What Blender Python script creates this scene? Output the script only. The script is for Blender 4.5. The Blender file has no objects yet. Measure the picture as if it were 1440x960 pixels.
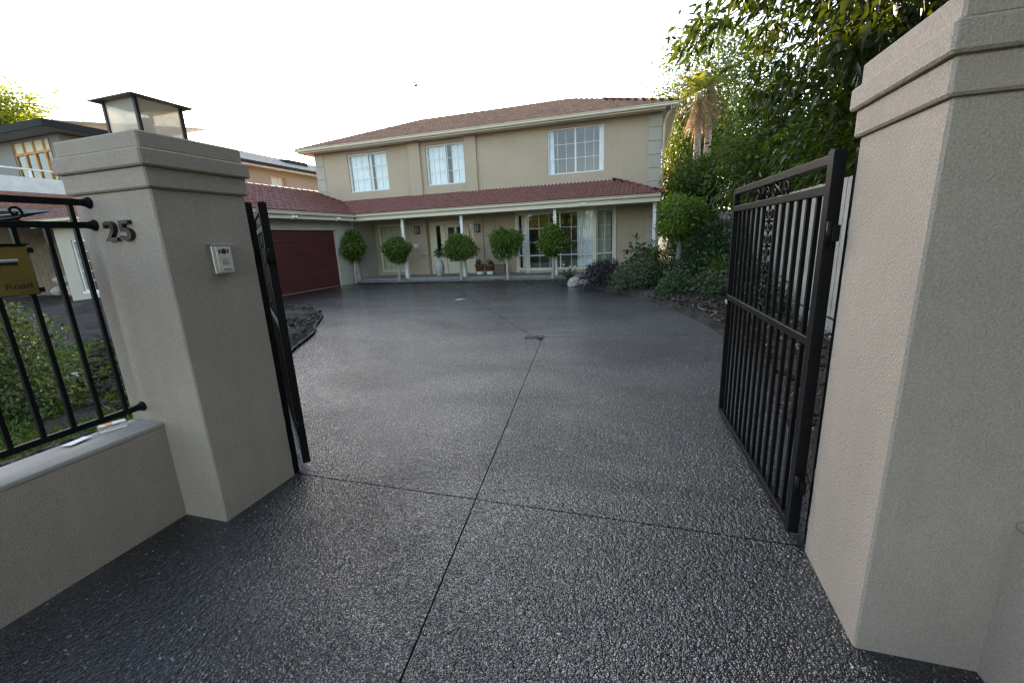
import bpy, bmesh, math, random
import numpy as np
from mathutils import Vector, Matrix

# ------------------------------------------------------------------ camera, sky, sun, exposure
sc = bpy.context.scene
COL = sc.collection
PI = math.pi
R = math.radians

PITCH, ROLL, YAW, EYE = R(13.583), R(-2.640), R(17.407), 1.6
fw = Vector((-math.sin(YAW)*math.cos(PITCH), math.cos(YAW)*math.cos(PITCH), -math.sin(PITCH)))
r0 = Vector((math.cos(YAW), math.sin(YAW), 0)); u0 = r0.cross(fw)
rt = math.cos(ROLL)*r0 + math.sin(ROLL)*u0
up = -math.sin(ROLL)*r0 + math.cos(ROLL)*u0
cam = bpy.data.cameras.new('camera'); camo = bpy.data.objects.new('camera', cam); COL.objects.link(camo)
camo.matrix_world = Matrix(((rt.x, up.x, -fw.x, 0), (rt.y, up.y, -fw.y, 0), (rt.z, up.z, -fw.z, EYE), (0, 0, 0, 1)))
cam.sensor_width = 36; cam.lens = 14.935; cam.clip_start = .05; cam.clip_end = 2000
sc.camera = camo

SUN_AZ, SUN_EL = R(-29), R(13.0)          # azimuth measured from +Y towards +X
sd = Vector((math.sin(SUN_AZ)*math.cos(SUN_EL), math.cos(SUN_AZ)*math.cos(SUN_EL), math.sin(SUN_EL)))
w = bpy.data.worlds.new('World'); sc.world = w; w.use_nodes = True
nt = w.node_tree; nt.nodes.clear()
sky = nt.nodes.new('ShaderNodeTexSky'); sky.sky_type = 'NISHITA'; sky.sun_disc = False
sky.sun_elevation = SUN_EL; sky.sun_rotation = SUN_AZ
sky.air_density = 1.0; sky.dust_density = 1.4; sky.ozone_density = 1.0; sky.altitude = 30
hsv = nt.nodes.new('ShaderNodeHueSaturation'); hsv.inputs['Saturation'].default_value = .78   # hazy, milky evening sky
bg = nt.nodes.new('ShaderNodeBackground'); bg.inputs['Strength'].default_value = .15
wo = nt.nodes.new('ShaderNodeOutputWorld')
nt.links.new(sky.outputs[0], hsv.inputs['Color']); nt.links.new(hsv.outputs[0], bg.inputs[0]); nt.links.new(bg.outputs[0], wo.inputs[0])
sl = bpy.data.lights.new('sun', 'SUN'); sl.energy = 4.0; sl.angle = R(.6); sl.color = (1, .78, .52)
so = bpy.data.objects.new('sun', sl); COL.objects.link(so); so.rotation_euler = (-sd).to_track_quat('-Z', 'Y').to_euler()
so.location = (0, 0, 30)
sc.view_settings.view_transform = 'Standard'; sc.view_settings.look = 'None'; sc.view_settings.gamma = 1
sc.view_settings.use_curve_mapping = False
sc.view_settings.exposure = 2.32
sc.render.engine = 'CYCLES'
sc.cycles.use_denoising = True; sc.cycles.denoiser = 'OPENIMAGEDENOISE'; sc.cycles.denoising_prefilter = 'NONE'; sc.cycles.denoising_input_passes = 'RGB_ALBEDO_NORMAL'; sc.cycles.use_adaptive_sampling = False
sc.cycles.pixel_filter_type = 'BLACKMAN_HARRIS'; sc.cycles.filter_width = 1.35
sc.cycles.max_bounces = 6; sc.cycles.transparent_max_bounces = 12; sc.cycles.diffuse_bounces = 3
sc.cycles.glossy_bounces = 3; sc.cycles.transmission_bounces = 4
sc.cycles.sample_clamp_indirect = 3
try: sc.cycles.use_light_tree = True
except Exception: pass

# ------------------------------------------------------------------ materials
def mat(name, c, rough=.6, var=.12, scale=3.0, bump=0.0, bscale=80.0, metal=0.0, spec=.5, fine=.06, fscale=60.0, coat=0.0, bdist=.004):
    m = bpy.data.materials.new(name); m.use_nodes = True
    t = m.node_tree; b = t.nodes['Principled BSDF']; L = t.links.new
    b.inputs['Roughness'].default_value = rough; b.inputs['Metallic'].default_value = metal
    b.inputs['Specular IOR Level'].default_value = spec; b.inputs['Coat Weight'].default_value = coat
    geo = t.nodes.new('ShaderNodeNewGeometry')
    n1 = t.nodes.new('ShaderNodeTexNoise'); n1.inputs['Scale'].default_value = scale; n1.inputs['Detail'].default_value = 6; n1.inputs['Roughness'].default_value = .6
    n2 = t.nodes.new('ShaderNodeTexNoise'); n2.inputs['Scale'].default_value = fscale; n2.inputs['Detail'].default_value = 3
    L(geo.outputs['Position'], n1.inputs['Vector']); L(geo.outputs['Position'], n2.inputs['Vector'])
    def mr(src, a, bb):
        q = t.nodes.new('ShaderNodeMapRange'); q.inputs[1].default_value = .3; q.inputs[2].default_value = .7
        q.inputs[3].default_value = a; q.inputs[4].default_value = bb; L(src, q.inputs[0]); return q.outputs[0]
    k = t.nodes.new('ShaderNodeMath'); k.operation = 'MULTIPLY'
    L(mr(n1.outputs['Fac'], 1-var, 1+var), k.inputs[0]); L(mr(n2.outputs['Fac'], 1-fine, 1+fine), k.inputs[1])
    v = t.nodes.new('ShaderNodeVectorMath'); v.operation = 'SCALE'; v.inputs[0].default_value = c[:3]
    L(k.outputs[0], v.inputs['Scale']); L(v.outputs[0], b.inputs['Base Color'])
    if bump:
        n3 = t.nodes.new('ShaderNodeTexNoise'); n3.inputs['Scale'].default_value = bscale; n3.inputs['Detail'].default_value = 5; n3.inputs['Roughness'].default_value = .65
        L(geo.outputs['Position'], n3.inputs['Vector'])
        bp = t.nodes.new('ShaderNodeBump'); bp.inputs['Strength'].default_value = bump; bp.inputs['Distance'].default_value = bdist
        L(n3.outputs['Fac'], bp.inputs['Height']); L(bp.outputs[0], b.inputs['Normal'])
    m['c'] = c
    return m

def leaf_mat(name, c1, c2, trans=.35, tcol=None, rough=.38, spec=.5):
    m = bpy.data.materials.new(name); m.use_nodes = True
    t = m.node_tree; L = t.links.new; b = t.nodes['Principled BSDF']; out = t.nodes['Material Output']
    b.inputs['Roughness'].default_value = rough; b.inputs['Specular IOR Level'].default_value = spec
    g = t.nodes.new('ShaderNodeNewGeometry')
    r = t.nodes.new('ShaderNodeValToRGB'); r.color_ramp.elements[0].color = (*c1, 1); r.color_ramp.elements[1].color = (*c2, 1)
    L(g.outputs['Random Per Island'], r.inputs[0]); L(r.outputs[0], b.inputs['Base Color'])
    tr = t.nodes.new('ShaderNodeBsdfTranslucent')
    mm = t.nodes.new('ShaderNodeMix'); mm.data_type = 'RGBA'; mm.blend_type = 'MULTIPLY'; mm.inputs[0].default_value = 1
    L(r.outputs[0], mm.inputs[6]); mm.inputs[7].default_value = (*(tcol or (2.6, 2.4, .9)), 1)
    L(mm.outputs[2], tr.inputs[0])
    mx = t.nodes.new('ShaderNodeMixShader'); mx.inputs[0].default_value = trans
    L(b.outputs[0], mx.inputs[1]); L(tr.outputs[0], mx.inputs[2]); L(mx.outputs[0], out.inputs[0])
    return m

def glass_mat(name, tint=(.9, .95, .95), rough=.02, dirt=0.0):
    m = bpy.data.materials.new(name); m.use_nodes = True
    t = m.node_tree; t.nodes.clear(); L = t.links.new
    o = t.nodes.new('ShaderNodeOutputMaterial'); tr = t.nodes.new('ShaderNodeBsdfTransparent'); tr.inputs[0].default_value = (*tint, 1)
    gl = t.nodes.new('ShaderNodeBsdfGlossy'); gl.inputs['Roughness'].default_value = rough
    geo = t.nodes.new('ShaderNodeNewGeometry'); n = t.nodes.new('ShaderNodeTexNoise'); n.inputs['Scale'].default_value = 1.3; n.inputs['Detail'].default_value = 1
    bp = t.nodes.new('ShaderNodeBump'); bp.inputs['Strength'].default_value = .12; bp.inputs['Distance'].default_value = .02
    L(geo.outputs['Position'], n.inputs['Vector']); L(n.outputs['Fac'], bp.inputs['Height']); L(bp.outputs[0], gl.inputs['Normal'])
    f = t.nodes.new('ShaderNodeFresnel'); bk = t.nodes.new('ShaderNodeMapRange'); bk.inputs[3].default_value = 1.8; bk.inputs[4].default_value = 1/1.8; L(geo.outputs['Backfacing'], bk.inputs[0]); L(bk.outputs[0], f.inputs['IOR'])
    mx = t.nodes.new('ShaderNodeMixShader'); L(f.outputs[0], mx.inputs[0]); L(tr.outputs[0], mx.inputs[1]); L(gl.outputs[0], mx.inputs[2])
    if dirt:
        df = t.nodes.new('ShaderNodeBsdfDiffuse'); df.inputs[0].default_value = (.62, .6, .54, 1)
        tl = t.nodes.new('ShaderNodeBsdfTranslucent'); tl.inputs[0].default_value = (.75, .73, .66, 1)
        a = t.nodes.new('ShaderNodeMixShader'); a.inputs[0].default_value = .5; L(df.outputs[0], a.inputs[1]); L(tl.outputs[0], a.inputs[2])
        m2 = t.nodes.new('ShaderNodeMixShader'); m2.inputs[0].default_value = dirt; L(mx.outputs[0], m2.inputs[1]); L(a.outputs[0], m2.inputs[2]); mx = m2
    L(mx.outputs[0], o.inputs[0])
    return m

def aggregate_mat():
    m = bpy.data.materials.new('exposed_aggregate'); m.use_nodes = True
    t = m.node_tree; b = t.nodes['Principled BSDF']; L = t.links.new
    geo = t.nodes.new('ShaderNodeNewGeometry')
    vo = t.nodes.new('ShaderNodeTexVoronoi'); vo.inputs['Scale'].default_value = 120; vo.inputs['Randomness'].default_value = 1
    vo3 = t.nodes.new('ShaderNodeTexVoronoi'); vo3.inputs['Scale'].default_value = 50
    nc = t.nodes.new('ShaderNodeTexNoise'); nc.inputs['Scale'].default_value = 16; nc.inputs['Detail'].default_value = 4; nc.inputs['Roughness'].default_value = .7
    vo2 = t.nodes.new('ShaderNodeTexVoronoi'); vo2.inputs['Scale'].default_value = 190
    nz = t.nodes.new('ShaderNodeTexNoise'); nz.inputs['Scale'].default_value = .9; nz.inputs['Detail'].default_value = 5
    nf = t.nodes.new('ShaderNodeTexNoise'); nf.inputs['Scale'].default_value = 55; nf.inputs['Detail'].default_value = 2
    for n in (vo, vo2, vo3, nc, nz, nf): L(geo.outputs['Position'], n.inputs['Vector'])
    # stones: each cell its own grey, a few pale ones
    sep = t.nodes.new('ShaderNodeSeparateColor'); L(vo.outputs['Color'], sep.inputs[0])
    cr = t.nodes.new('ShaderNodeValToRGB'); e = cr.color_ramp.elements
    e[0].position = 0; e[0].color = (.0035, .004, .0055, 1); e[1].position = 1; e[1].color = (.26, .255, .245, 1)
    for p, c in ((.55, (.006, .007, .010)), (.8, (.013, .015, .021)), (.93, (.028, .030, .036)), (.965, (.09, .09, .09))):
        q = e.new(p); q.color = (*c, 1)
    L(sep.outputs[0], cr.inputs[0])
    # matrix between the stones darker
    md = t.nodes.new('ShaderNodeMapRange'); md.inputs[1].default_value = .003; md.inputs[2].default_value = .0075
    md.inputs[1].default_value = .30; md.inputs[2].default_value = .62; md.inputs[3].default_value = 1; md.inputs[4].default_value = .35
    L(vo.outputs['Distance'], md.inputs[0])
    mu = t.nodes.new('ShaderNodeVectorMath'); mu.operation = 'SCALE'; L(cr.outputs[0], mu.inputs[0]); L(md.outputs[0], mu.inputs['Scale'])
    s3 = t.nodes.new('ShaderNodeSeparateColor'); L(vo3.outputs['Color'], s3.inputs[0])
    c3 = t.nodes.new('ShaderNodeMapRange'); c3.inputs[1].default_value = 0; c3.inputs[2].default_value = 1; c3.inputs[3].default_value = .2; c3.inputs[4].default_value = 2.2; L(s3.outputs[1], c3.inputs[0])
    c4 = t.nodes.new('ShaderNodeMapRange'); c4.inputs[1].default_value = .35; c4.inputs[2].default_value = .65; c4.inputs[3].default_value = .5; c4.inputs[4].default_value = 1.5; L(nc.outputs['Fac'], c4.inputs[0])
    c5 = t.nodes.new('ShaderNodeMath'); c5.operation = 'MULTIPLY'; L(c3.outputs[0], c5.inputs[0]); L(c4.outputs[0], c5.inputs[1])
    mu2 = t.nodes.new('ShaderNodeVectorMath'); mu2.operation = 'SCALE'; L(mu.outputs[0], mu2.inputs[0]); L(c5.outputs[0], mu2.inputs['Scale'])
    L(mu2.outputs[0], b.inputs['Base Color'])
    rr = t.nodes.new('ShaderNodeMapRange'); rr.inputs[1].default_value = .35; rr.inputs[2].default_value = .68; rr.inputs[3].default_value = .10; rr.inputs[4].default_value = .28
    nz.inputs['Scale'].default_value = 1.4; nz.inputs['Detail'].default_value = 8; L(nz.outputs['Fac'], rr.inputs[0]); L(rr.outputs[0], b.inputs['Roughness'])
    b.inputs['Specular IOR Level'].default_value = .12
    b.inputs['Specular Tint'].default_value = (.80, .89, 1, 1)  # cool sky reflection put into the specular tint
    b.inputs['Coat Weight'].default_value = .85; b.inputs['Coat Roughness'].default_value = .11; b.inputs['Coat IOR'].default_value = 1.78; b.inputs['IOR'].default_value = 1.6
    cw = t.nodes.new('ShaderNodeMapRange'); cw.inputs[1].default_value = .36; cw.inputs[2].default_value = .62; cw.inputs[3].default_value = .55; cw.inputs[4].default_value = 1.0
    nz2 = t.nodes.new('ShaderNodeTexNoise'); nz2.inputs['Scale'].default_value = .55; nz2.inputs['Detail'].default_value = 7; nz2.inputs['Roughness'].default_value = .62; nz2.inputs['Distortion'].default_value = .8
    mp = t.nodes.new('ShaderNodeVectorMath'); mp.operation = 'MULTIPLY'; mp.inputs[1].default_value = (.8, 1.7, 1); L(geo.outputs['Position'], mp.inputs[0]); L(mp.outputs[0], nz2.inputs['Vector'])
    L(nz2.outputs['Fac'], cw.inputs[0]); L(cw.outputs[0], b.inputs['Coat Weight'])
    # relief
    h1 = t.nodes.new('ShaderNodeMath'); h1.operation = 'MULTIPLY'; h1.inputs[1].default_value = -1.0; L(vo.outputs['Distance'], h1.inputs[0])
    h2 = t.nodes.new('ShaderNodeMath'); h2.operation = 'MULTIPLY_ADD'; h2.inputs[1].default_value = -.35; L(vo2.outputs['Distance'], h2.inputs[0]); L(h1.outputs[0], h2.inputs[2])
    h3 = t.nodes.new('ShaderNodeMath'); h3.operation = 'MULTIPLY_ADD'; h3.inputs[1].default_value = .9; L(nf.outputs['Fac'], h3.inputs[0]); L(h2.outputs[0], h3.inputs[2])
    h4 = t.nodes.new('ShaderNodeMath'); h4.operation = 'MULTIPLY_ADD'; h4.inputs[1].default_value = -1.4; L(vo3.outputs['Distance'], h4.inputs[0]); L(h3.outputs[0], h4.inputs[2])
    h5 = t.nodes.new('ShaderNodeMath'); h5.operation = 'MULTIPLY_ADD'; h5.inputs[1].default_value = .8; L(nc.outputs['Fac'], h5.inputs[0]); L(h4.outputs[0], h5.inputs[2])
    bp = t.nodes.new('ShaderNodeBump'); bp.inputs['Strength'].default_value = .85; bp.inputs['Distance'].default_value = .0055
    L(h5.outputs[0], bp.inputs['Height']); L(bp.outputs[0], b.inputs['Normal']); L(bp.outputs[0], b.inputs['Coat Normal'])
    return m

MT = {}
MT['agg'] = aggregate_mat()
MT['joint'] = mat('joint_filler', (.012, .012, .012), .8)
MT['pillar'] = mat('pillar_render', (.45, .374, .305), .85, .08, 2.2, 1.0, 130, fine=.15, fscale=150, spec=.25, bdist=.008)
def streaks(m, amt=.16, zs=.35):
    t = m.node_tree; L = t.links.new; b = t.nodes['Principled BSDF']; src = b.inputs['Base Color'].links[0].from_socket
    geo = t.nodes.new('ShaderNodeNewGeometry'); mp = t.nodes.new('ShaderNodeVectorMath'); mp.operation = 'MULTIPLY'; mp.inputs[1].default_value = (9, 9, zs); L(geo.outputs['Position'], mp.inputs[0])
    n = t.nodes.new('ShaderNodeTexNoise'); n.inputs['Scale'].default_value = 1; n.inputs['Detail'].default_value = 5; L(mp.outputs[0], n.inputs['Vector'])
    n2 = t.nodes.new('ShaderNodeTexNoise'); n2.inputs['Scale'].default_value = 1.1; n2.inputs['Detail'].default_value = 4; L(geo.outputs['Position'], n2.inputs['Vector'])
    mu = t.nodes.new('ShaderNodeMath'); mu.operation = 'MULTIPLY'; L(n.outputs['Fac'], mu.inputs[0]); L(n2.outputs['Fac'], mu.inputs[1])
    r = t.nodes.new('ShaderNodeMapRange'); r.inputs[1].default_value = .22; r.inputs[2].default_value = .40; r.inputs[3].default_value = 1.0; r.inputs[4].default_value = 1-amt; L(mu.outputs[0], r.inputs[0])
    v = t.nodes.new('ShaderNodeVectorMath'); v.operation = 'SCALE'; L(src, v.inputs[0]); L(r.outputs[0], v.inputs['Scale']); L(v.outputs[0], b.inputs['Base Color'])
streaks(MT['pillar'], .07)
MT['wallcap'] = mat('wall_top_render', (.40, .365, .325), .85, .12, 5, .4, 120, spec=.25)
MT['house'] = mat('house_render', (.475, .38, .272), .88, .05, .9, .35, 90, fine=.03, spec=.2)
streaks(MT['house'], .05, .25)
MT['house2'] = mat('quoin_render', (.445, .40, .32), .88, .05, 1.5, .3, 90, spec=.2)
MT['cream'] = mat('cream_paint', (.70, .63, .46), .45, .05, 3)
MT['white'] = mat('white_paint', (.76, .74, .68), .42, .05, 4)
MT['soffit'] = mat('soffit_paint', (.70, .65, .54), .6, .04, 2)
MT['tile'] = mat('red_roof_tile', (.17, .055, .039), .32, .28, 4.5, .4, 60, fine=.15, fscale=25, spec=.45)
MT['tile2'] = mat('weathered_roof_tile', (.26, .132, .072), .27, .35, 3, .4, 60, fine=.2, fscale=20)
MT['maroon'] = mat('maroon_door_paint', (.082, .018, .017), .4, .10, 1.2, .12, 8, fine=.05)
MT['black'] = mat('black_powder_coat', (.007, .007, .0075), .45, .2, 5, .08, 300, spec=.16)
MT['blackmatte'] = mat('black_plastic', (.012, .012, .012), .55)
MT['steel'] = mat('brushed_steel', (.62, .62, .61), .32, .08, 20, metal=1.0)
MT['steel2'] = mat('grey_zinc', (.42, .44, .46), .45, .1, 10, metal=.8)
MT['brass'] = mat('aged_brass', (.25, .185, .055), .42, .22, 6, .1, 40, metal=.75)
MT['grate'] = mat('cast_grate', (.055, .056, .06), .5, .2, 20, metal=.3)
MT['bronze'] = mat('dark_bronze', (.035, .031, .026), .42, .3, 30, .2, 120, metal=.4)
MT['lampframe'] = mat('lantern_frame', (.035, .03, .026), .5, .2, 20, .2, 200)
MT['frost'] = glass_mat('frosted_glass', (.98, .98, .97), .15, .80)
MT['glass'] = glass_mat('window_glass')
MT['curtain'] = mat('sheer_curtain', (.92, .94, .95), .9, .05, 4, spec=.1)
MT['curtain2'] = mat('cream_curtain', (.60, .55, .42), .9, .08, 4, spec=.1)
MT['room'] = mat('interior_wall', (.30, .27, .23), .9)
MT['soil'] = mat('garden_soil', (.060, .050, .042), .95, .45, 2.2, 1.0, 22, fine=.4, fscale=45, spec=.15, bdist=.05)
MT['ground'] = mat('ground_earth', (.13, .125, .105), .95, .35, .4, .8, 12, fine=.3, fscale=9, spec=.1, bdist=.05)
MT['stone'] = mat('pale_stone', (.36, .33, .29), .8, .25, 9, .5, 40)
MT['river'] = mat('river_pebble', (.20, .175, .155), .6, .5, 14, .2, 80)
MT['porch'] = mat('porch_paving', (.24, .23, .21), .7, .2, 4, .3, 60)
MT['bark'] = mat('bark', (.17, .15, .125), .9, .3, 9, .8, 40, bdist=.02)
MT['barkpale'] = mat('pale_bark', (.34, .31, .255), .85, .2, 9, .5, 50)
MT['barkpalm'] = mat('palm_trunk', (.24, .19, .16), .9, .25, 3, .6, 20, bdist=.03)
MT['paling'] = mat('weathered_paling', (.34, .31, .265), .85, .2, 5, .5, 60)
MT['palingbrown'] = mat('brown_paling', (.17, .125, .085), .85, .25, 5, .5, 60)
MT['concrete'] = mat('plinth_concrete', (.30, .29, .27), .85, .15, 5, .3, 50)
MT['terra'] = mat('terracotta', (.27, .10, .055), .75, .2, 9, .3, 60)
MT['urn'] = mat('grey_urn', (.38, .37, .35), .6, .12, 7)
MT['paper'] = mat('white_paper', (.78, .78, .77), .7, .04, 12)
MT['orange'] = mat('orange_print', (.65, .16, .05), .5)
MT['plastic'] = glass_mat('clear_plastic', (.88, .88, .9), .08, .25)
MT['metalroof'] = mat('grey_metal_roof', (.30, .275, .25), .5, .08, 2, spec=.5)
MT['pinkwall'] = mat('pink_render', (.30, .23, .18), .9, .05, 1, .2, 60)
MT['greywall'] = mat('grey_render', (.24, .23, .21), .9, .06, 1)
MT['timber'] = mat('honey_timber', (.52, .25, .075), .5, .15, 5)
MT['darkroof'] = mat('dark_fascia', (.018, .018, .019), .6, spec=.12)
MT['slate'] = mat('blue_grey_sheet', (.10, .115, .135), .45, .1, 2)
MT['brick'] = mat('red_brick', (.30, .14, .095), .85, .3, 6, .4, 50)
MT['lead'] = mat('flashing', (.62, .60, .55), .5)
# foliage
MT['lf_topi'] = leaf_mat('topiary_leaf', (.03, .062, .008), (.15, .225, .026), .28, (2.0, 1.9, .5))
MT['lf_big'] = leaf_mat('long_drooping_leaf', (.008, .018, .006), (.042, .064, .013), .38, (2.6, 2.2, .5), .45)
MT['lf_hedge'] = leaf_mat('hedge_leaf', (.022, .045, .011), (.11, .155, .026), .36, (1.9, 1.8, .6))
MT['lf_bright'] = leaf_mat('fresh_leaf', (.05, .10, .014), (.15, .22, .035), .35)
MT['lf_yellow'] = leaf_mat('yellow_green_leaf', (.10, .13, .014), (.24, .25, .03), .40, (1.6, 1.6, .5))
MT['lf_shrub'] = leaf_mat('shrub_leaf', (.016, .035, .012), (.06, .10, .035), .2)
MT['lf_purple'] = leaf_mat('purple_leaf', (.018, .015, .018), (.06, .05, .055), .15, (1.5, 1.2, 1.4))
MT['lf_grey'] = leaf_mat('grey_green_leaf', (.025, .045, .022), (.10, .13, .07), .2)
MT['lf_varieg'] = leaf_mat('variegated_leaf', (.03, .055, .012), (.20, .235, .07), .25, (1.5, 1.5, .8))
MT['lf_strap'] = leaf_mat('strap_leaf', (.02, .05, .015), (.07, .12, .03), .2)
MT['lf_grass'] = leaf_mat('grass_blade', (.03, .06, .012), (.10, .15, .03), .25)
MT['lf_palm'] = leaf_mat('palm_frond', (.05, .07, .015), (.16, .17, .04), .4)
MT['lf_dead'] = leaf_mat('dead_frond', (.13, .085, .045), (.36, .25, .14), .4, (1.2, 1.05, .8))
MT['lf_twig'] = leaf_mat('dry_leaf', (.10, .075, .045), (.25, .20, .13), .1, (1.2, 1.1, .9))
MT['flower'] = leaf_mat('white_petal', (.6, .6, .5), (.8, .8, .72), .3, (1, 1, 1))

# ------------------------------------------------------------------ mesh helpers
ORG = {}                     # object -> world origin its mesh is relative to
def prop(o, label=None, cat=None, group=None, kind=None):
    if label: o['label'] = label
    if cat: o['category'] = cat
    if group: o['group'] = group
    if kind: o['kind'] = kind
    return o
def thing(name, loc, label, cat, group=None):
    o = bpy.data.objects.new(name, None); COL.objects.link(o); o.location = loc; o.empty_display_size = .2
    ORG[o.name] = Vector(loc); return prop(o, label, cat, group)
def link(name, me, m, parent=None, origin=(0, 0, 0)):
    o = bpy.data.objects.new(name, me); COL.objects.link(o)
    if m is not None and not me.materials: me.materials.append(MT[m] if isinstance(m, str) else m)
    if parent is not None: o.parent = parent; ORG[o.name] = ORG[parent.name]
    else: o.location = origin; ORG[o.name] = Vector(origin)
    return o
def tri_mesh(name, V, T, smooth=False):
    V = np.asarray(V, np.float32); T = np.asarray(T, np.int32)
    me = bpy.data.meshes.new(name)
    me.vertices.add(len(V)); me.vertices.foreach_set('co', V.ravel())
    me.loops.add(T.size); me.loops.foreach_set('vertex_index', T.ravel())
    me.polygons.add(len(T)); me.polygons.foreach_set('loop_start', np.arange(0, T.size, 3, dtype=np.int32))
    if smooth: me.polygons.foreach_set('use_smooth', np.ones(len(T), bool))
    me.update(calc_edges=True); me.validate()
    return me

class MB:
    def __init__(s): s.v = []; s.f = []; s.sm = []
    def add(s, vs, fs, smooth=False):
        n = len(s.v); s.v += [Vector(q) for q in vs]; s.f += [tuple(n+i for i in f) for f in fs]; s.sm += [smooth]*len(fs); return s
    def box(s, x0, x1, y0, y1, z0, z1, M=None):
        vs = [Vector((x, y, z)) for z in (z0, z1) for x, y in ((x0, y0), (x1, y0), (x1, y1), (x0, y1))]
        if M is not None: vs = [M @ q for q in vs]
        return s.add(vs, [(3, 2, 1, 0), (4, 5, 6, 7), (0, 1, 5, 4), (1, 2, 6, 5), (2, 3, 7, 6), (3, 0, 4, 7)])
    def bar(s, a, b, w, d=None, ref=(0, 0, 1)):                       # rectangular bar from a to b
        a = Vector(a); b = Vector(b); d = d or w; t = (b-a); L = t.length; t.normalize(); ref = Vector(ref)
        if abs(t.dot(ref)) > .98: ref = Vector((1, 0, 0))
        x = t.cross(ref).normalized(); y = x.cross(t)
        M = Matrix(((x.x, t.x, y.x, a.x), (x.y, t.y, y.y, a.y), (x.z, t.z, y.z, a.z), (0, 0, 0, 1)))
        return s.box(-w/2, w/2, 0, L, -d/2, d/2, M)
    def prism(s, poly, z0, z1, M=None):
        n = len(poly); vs = [Vector((p[0], p[1], z0)) for p in poly]+[Vector((p[0], p[1], z1)) for p in poly]
        if M is not None: vs = [M @ q for q in vs]
        return s.add(vs, [tuple(range(n-1, -1, -1)), tuple(range(n, 2*n))]+[(i, (i+1) % n, n+(i+1) % n, n+i) for i in range(n)])
    def quad(s, a, b, c, d): return s.add([a, b, c, d], [(0, 1, 2, 3)])
    def lathe(s, prof, n=16, c=(0, 0, 0), sq=False, smooth=True, M=None):
        c = Vector(c); vs = []
        for r, z in prof:
            for i in range(n):
                a = 2*PI*i/n + (PI/4 if n == 4 else 0); q = Vector((r*math.cos(a), r*math.sin(a), z))
                vs.append((M @ q if M is not None else q)+c)
        fs = [(k*n+i, k*n+(i+1) % n, (k+1)*n+(i+1) % n, (k+1)*n+i) for k in range(len(prof)-1) for i in range(n)]
        fs += [tuple(range(n-1, -1, -1)), tuple((len(prof)-1)*n+i for i in range(n))]
        return s.add(vs, fs, smooth)
    def tube(s, pts, rad, n=8, smooth=True):
        pts = [Vector(q) for q in pts]; m = len(pts); rad = [rad]*m if not hasattr(rad, '__len__') else rad
        vs = []; px = None
        for i, q in enumerate(pts):
            t = (pts[min(i+1, m-1)]-pts[max(i-1, 0)]).normalized()
            if px is None:
                px = t.cross(Vector((0, 0, 1)) if abs(t.z) < .9 else Vector((1, 0, 0))).normalized()
            else:
                px = (px-t*px.dot(t)).normalized()
            py = t.cross(px)
            for k in range(n):
                a = 2*PI*k/n; vs.append(q+(px*math.cos(a)+py*math.sin(a))*rad[i])
        fs = [(i*n+k, i*n+(k+1) % n, (i+1)*n+(k+1) % n, (i+1)*n+k) for i in range(m-1) for k in range(n)]
        fs += [tuple(range(n-1, -1, -1)), tuple((m-1)*n+k for k in range(n))]
        return s.add(vs, fs, smooth)
    def build(s, name, m, parent=None, origin=None, bevel=0, label=None, kind=None, seg=1):
        o = ORG[parent.name] if parent is not None else Vector(origin or (0, 0, 0))
        me = bpy.data.meshes.new(name); me.from_pydata([q-o for q in s.v], [], s.f)
        me.polygons.foreach_set('use_smooth', s.sm)
        if bevel:
            bm = bmesh.new(); bm.from_mesh(me)
            bmesh.ops.remove_doubles(bm, verts=bm.verts, dist=1e-5)
            ed = [e for e in bm.edges if len(e.link_faces) == 2 and e.calc_face_angle(0) > .4]
            bmesh.ops.bevel(bm, geom=ed, offset=bevel, segments=seg, affect='EDGES', clamp_overlap=True)
            bm.to_mesh(me); bm.free()
        me.update()
        ob = link(name, me, m, parent, o)
        if label: ob['label'] = label
        if kind: ob['kind'] = kind
        return ob
def part(name, m, parent, *boxes, bevel=0, label=None):
    b = MB()
    for q in boxes: b.box(*q)
    return b.build(name, m, parent, bevel=bevel, label=label)

def catmull(P, k=6, closed=False):
    P = [np.array(q, float) for q in P]; out = []; n = len(P)
    for i in range(n-1):
        a, b, c, d = P[max(i-1, 0)], P[i], P[i+1], P[min(i+2, n-1)]
        for j in range(k):
            t = j/k; out.append(.5*((2*b)+(-a+c)*t+(2*a-5*b+4*c-d)*t*t+(-a+3*b-3*c+d)*t**3))
    out.append(P[-1]); return [tuple(q) for q in out]
def clip(poly, nx, ny, d):          # keep nx*x+ny*y <= d
    out = []
    for i in range(len(poly)):
        a, b = poly[i], poly[(i+1) % len(poly)]; fa = nx*a[0]+ny*a[1]-d; fb = nx*b[0]+ny*b[1]-d
        if fa <= 0: out.append(a)
        if (fa < 0 < fb) or (fb < 0 < fa):
            t = fa/(fa-fb); out.append((a[0]+t*(b[0]-a[0]), a[1]+t*(b[1]-a[1])))
    return out
def copy_tree(o, loc, label, rotz=0, scale=None):
    c = o.copy(); COL.objects.link(c); c.location = loc; c.rotation_euler = (0, 0, rotz); c['label'] = label
    if scale: c.scale = scale
    for ch in o.children:
        d = ch.copy(); COL.objects.link(d); d.parent = c
        for g in ch.children:
            e = g.copy(); COL.objects.link(e); e.parent = d
    return c
def inpoly(x, y, P):
    r = False; n = len(P)
    for i in range(n):
        x1, y1 = P[i]; x2, y2 = P[(i+1) % n]
        if (y1 > y) != (y2 > y) and x < (x2-x1)*(y-y1)/(y2-y1)+x1: r = not r
    return r

# ------------------------------------------------------------------ the setting: ground, driveway
gb = MB(); gb.quad((-400, -300, -.12), (400, -300, -.12), (400, 500, -.12), (-400, 500, -.12))
prop(gb.build('ground', 'ground'), kind='structure')

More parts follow.
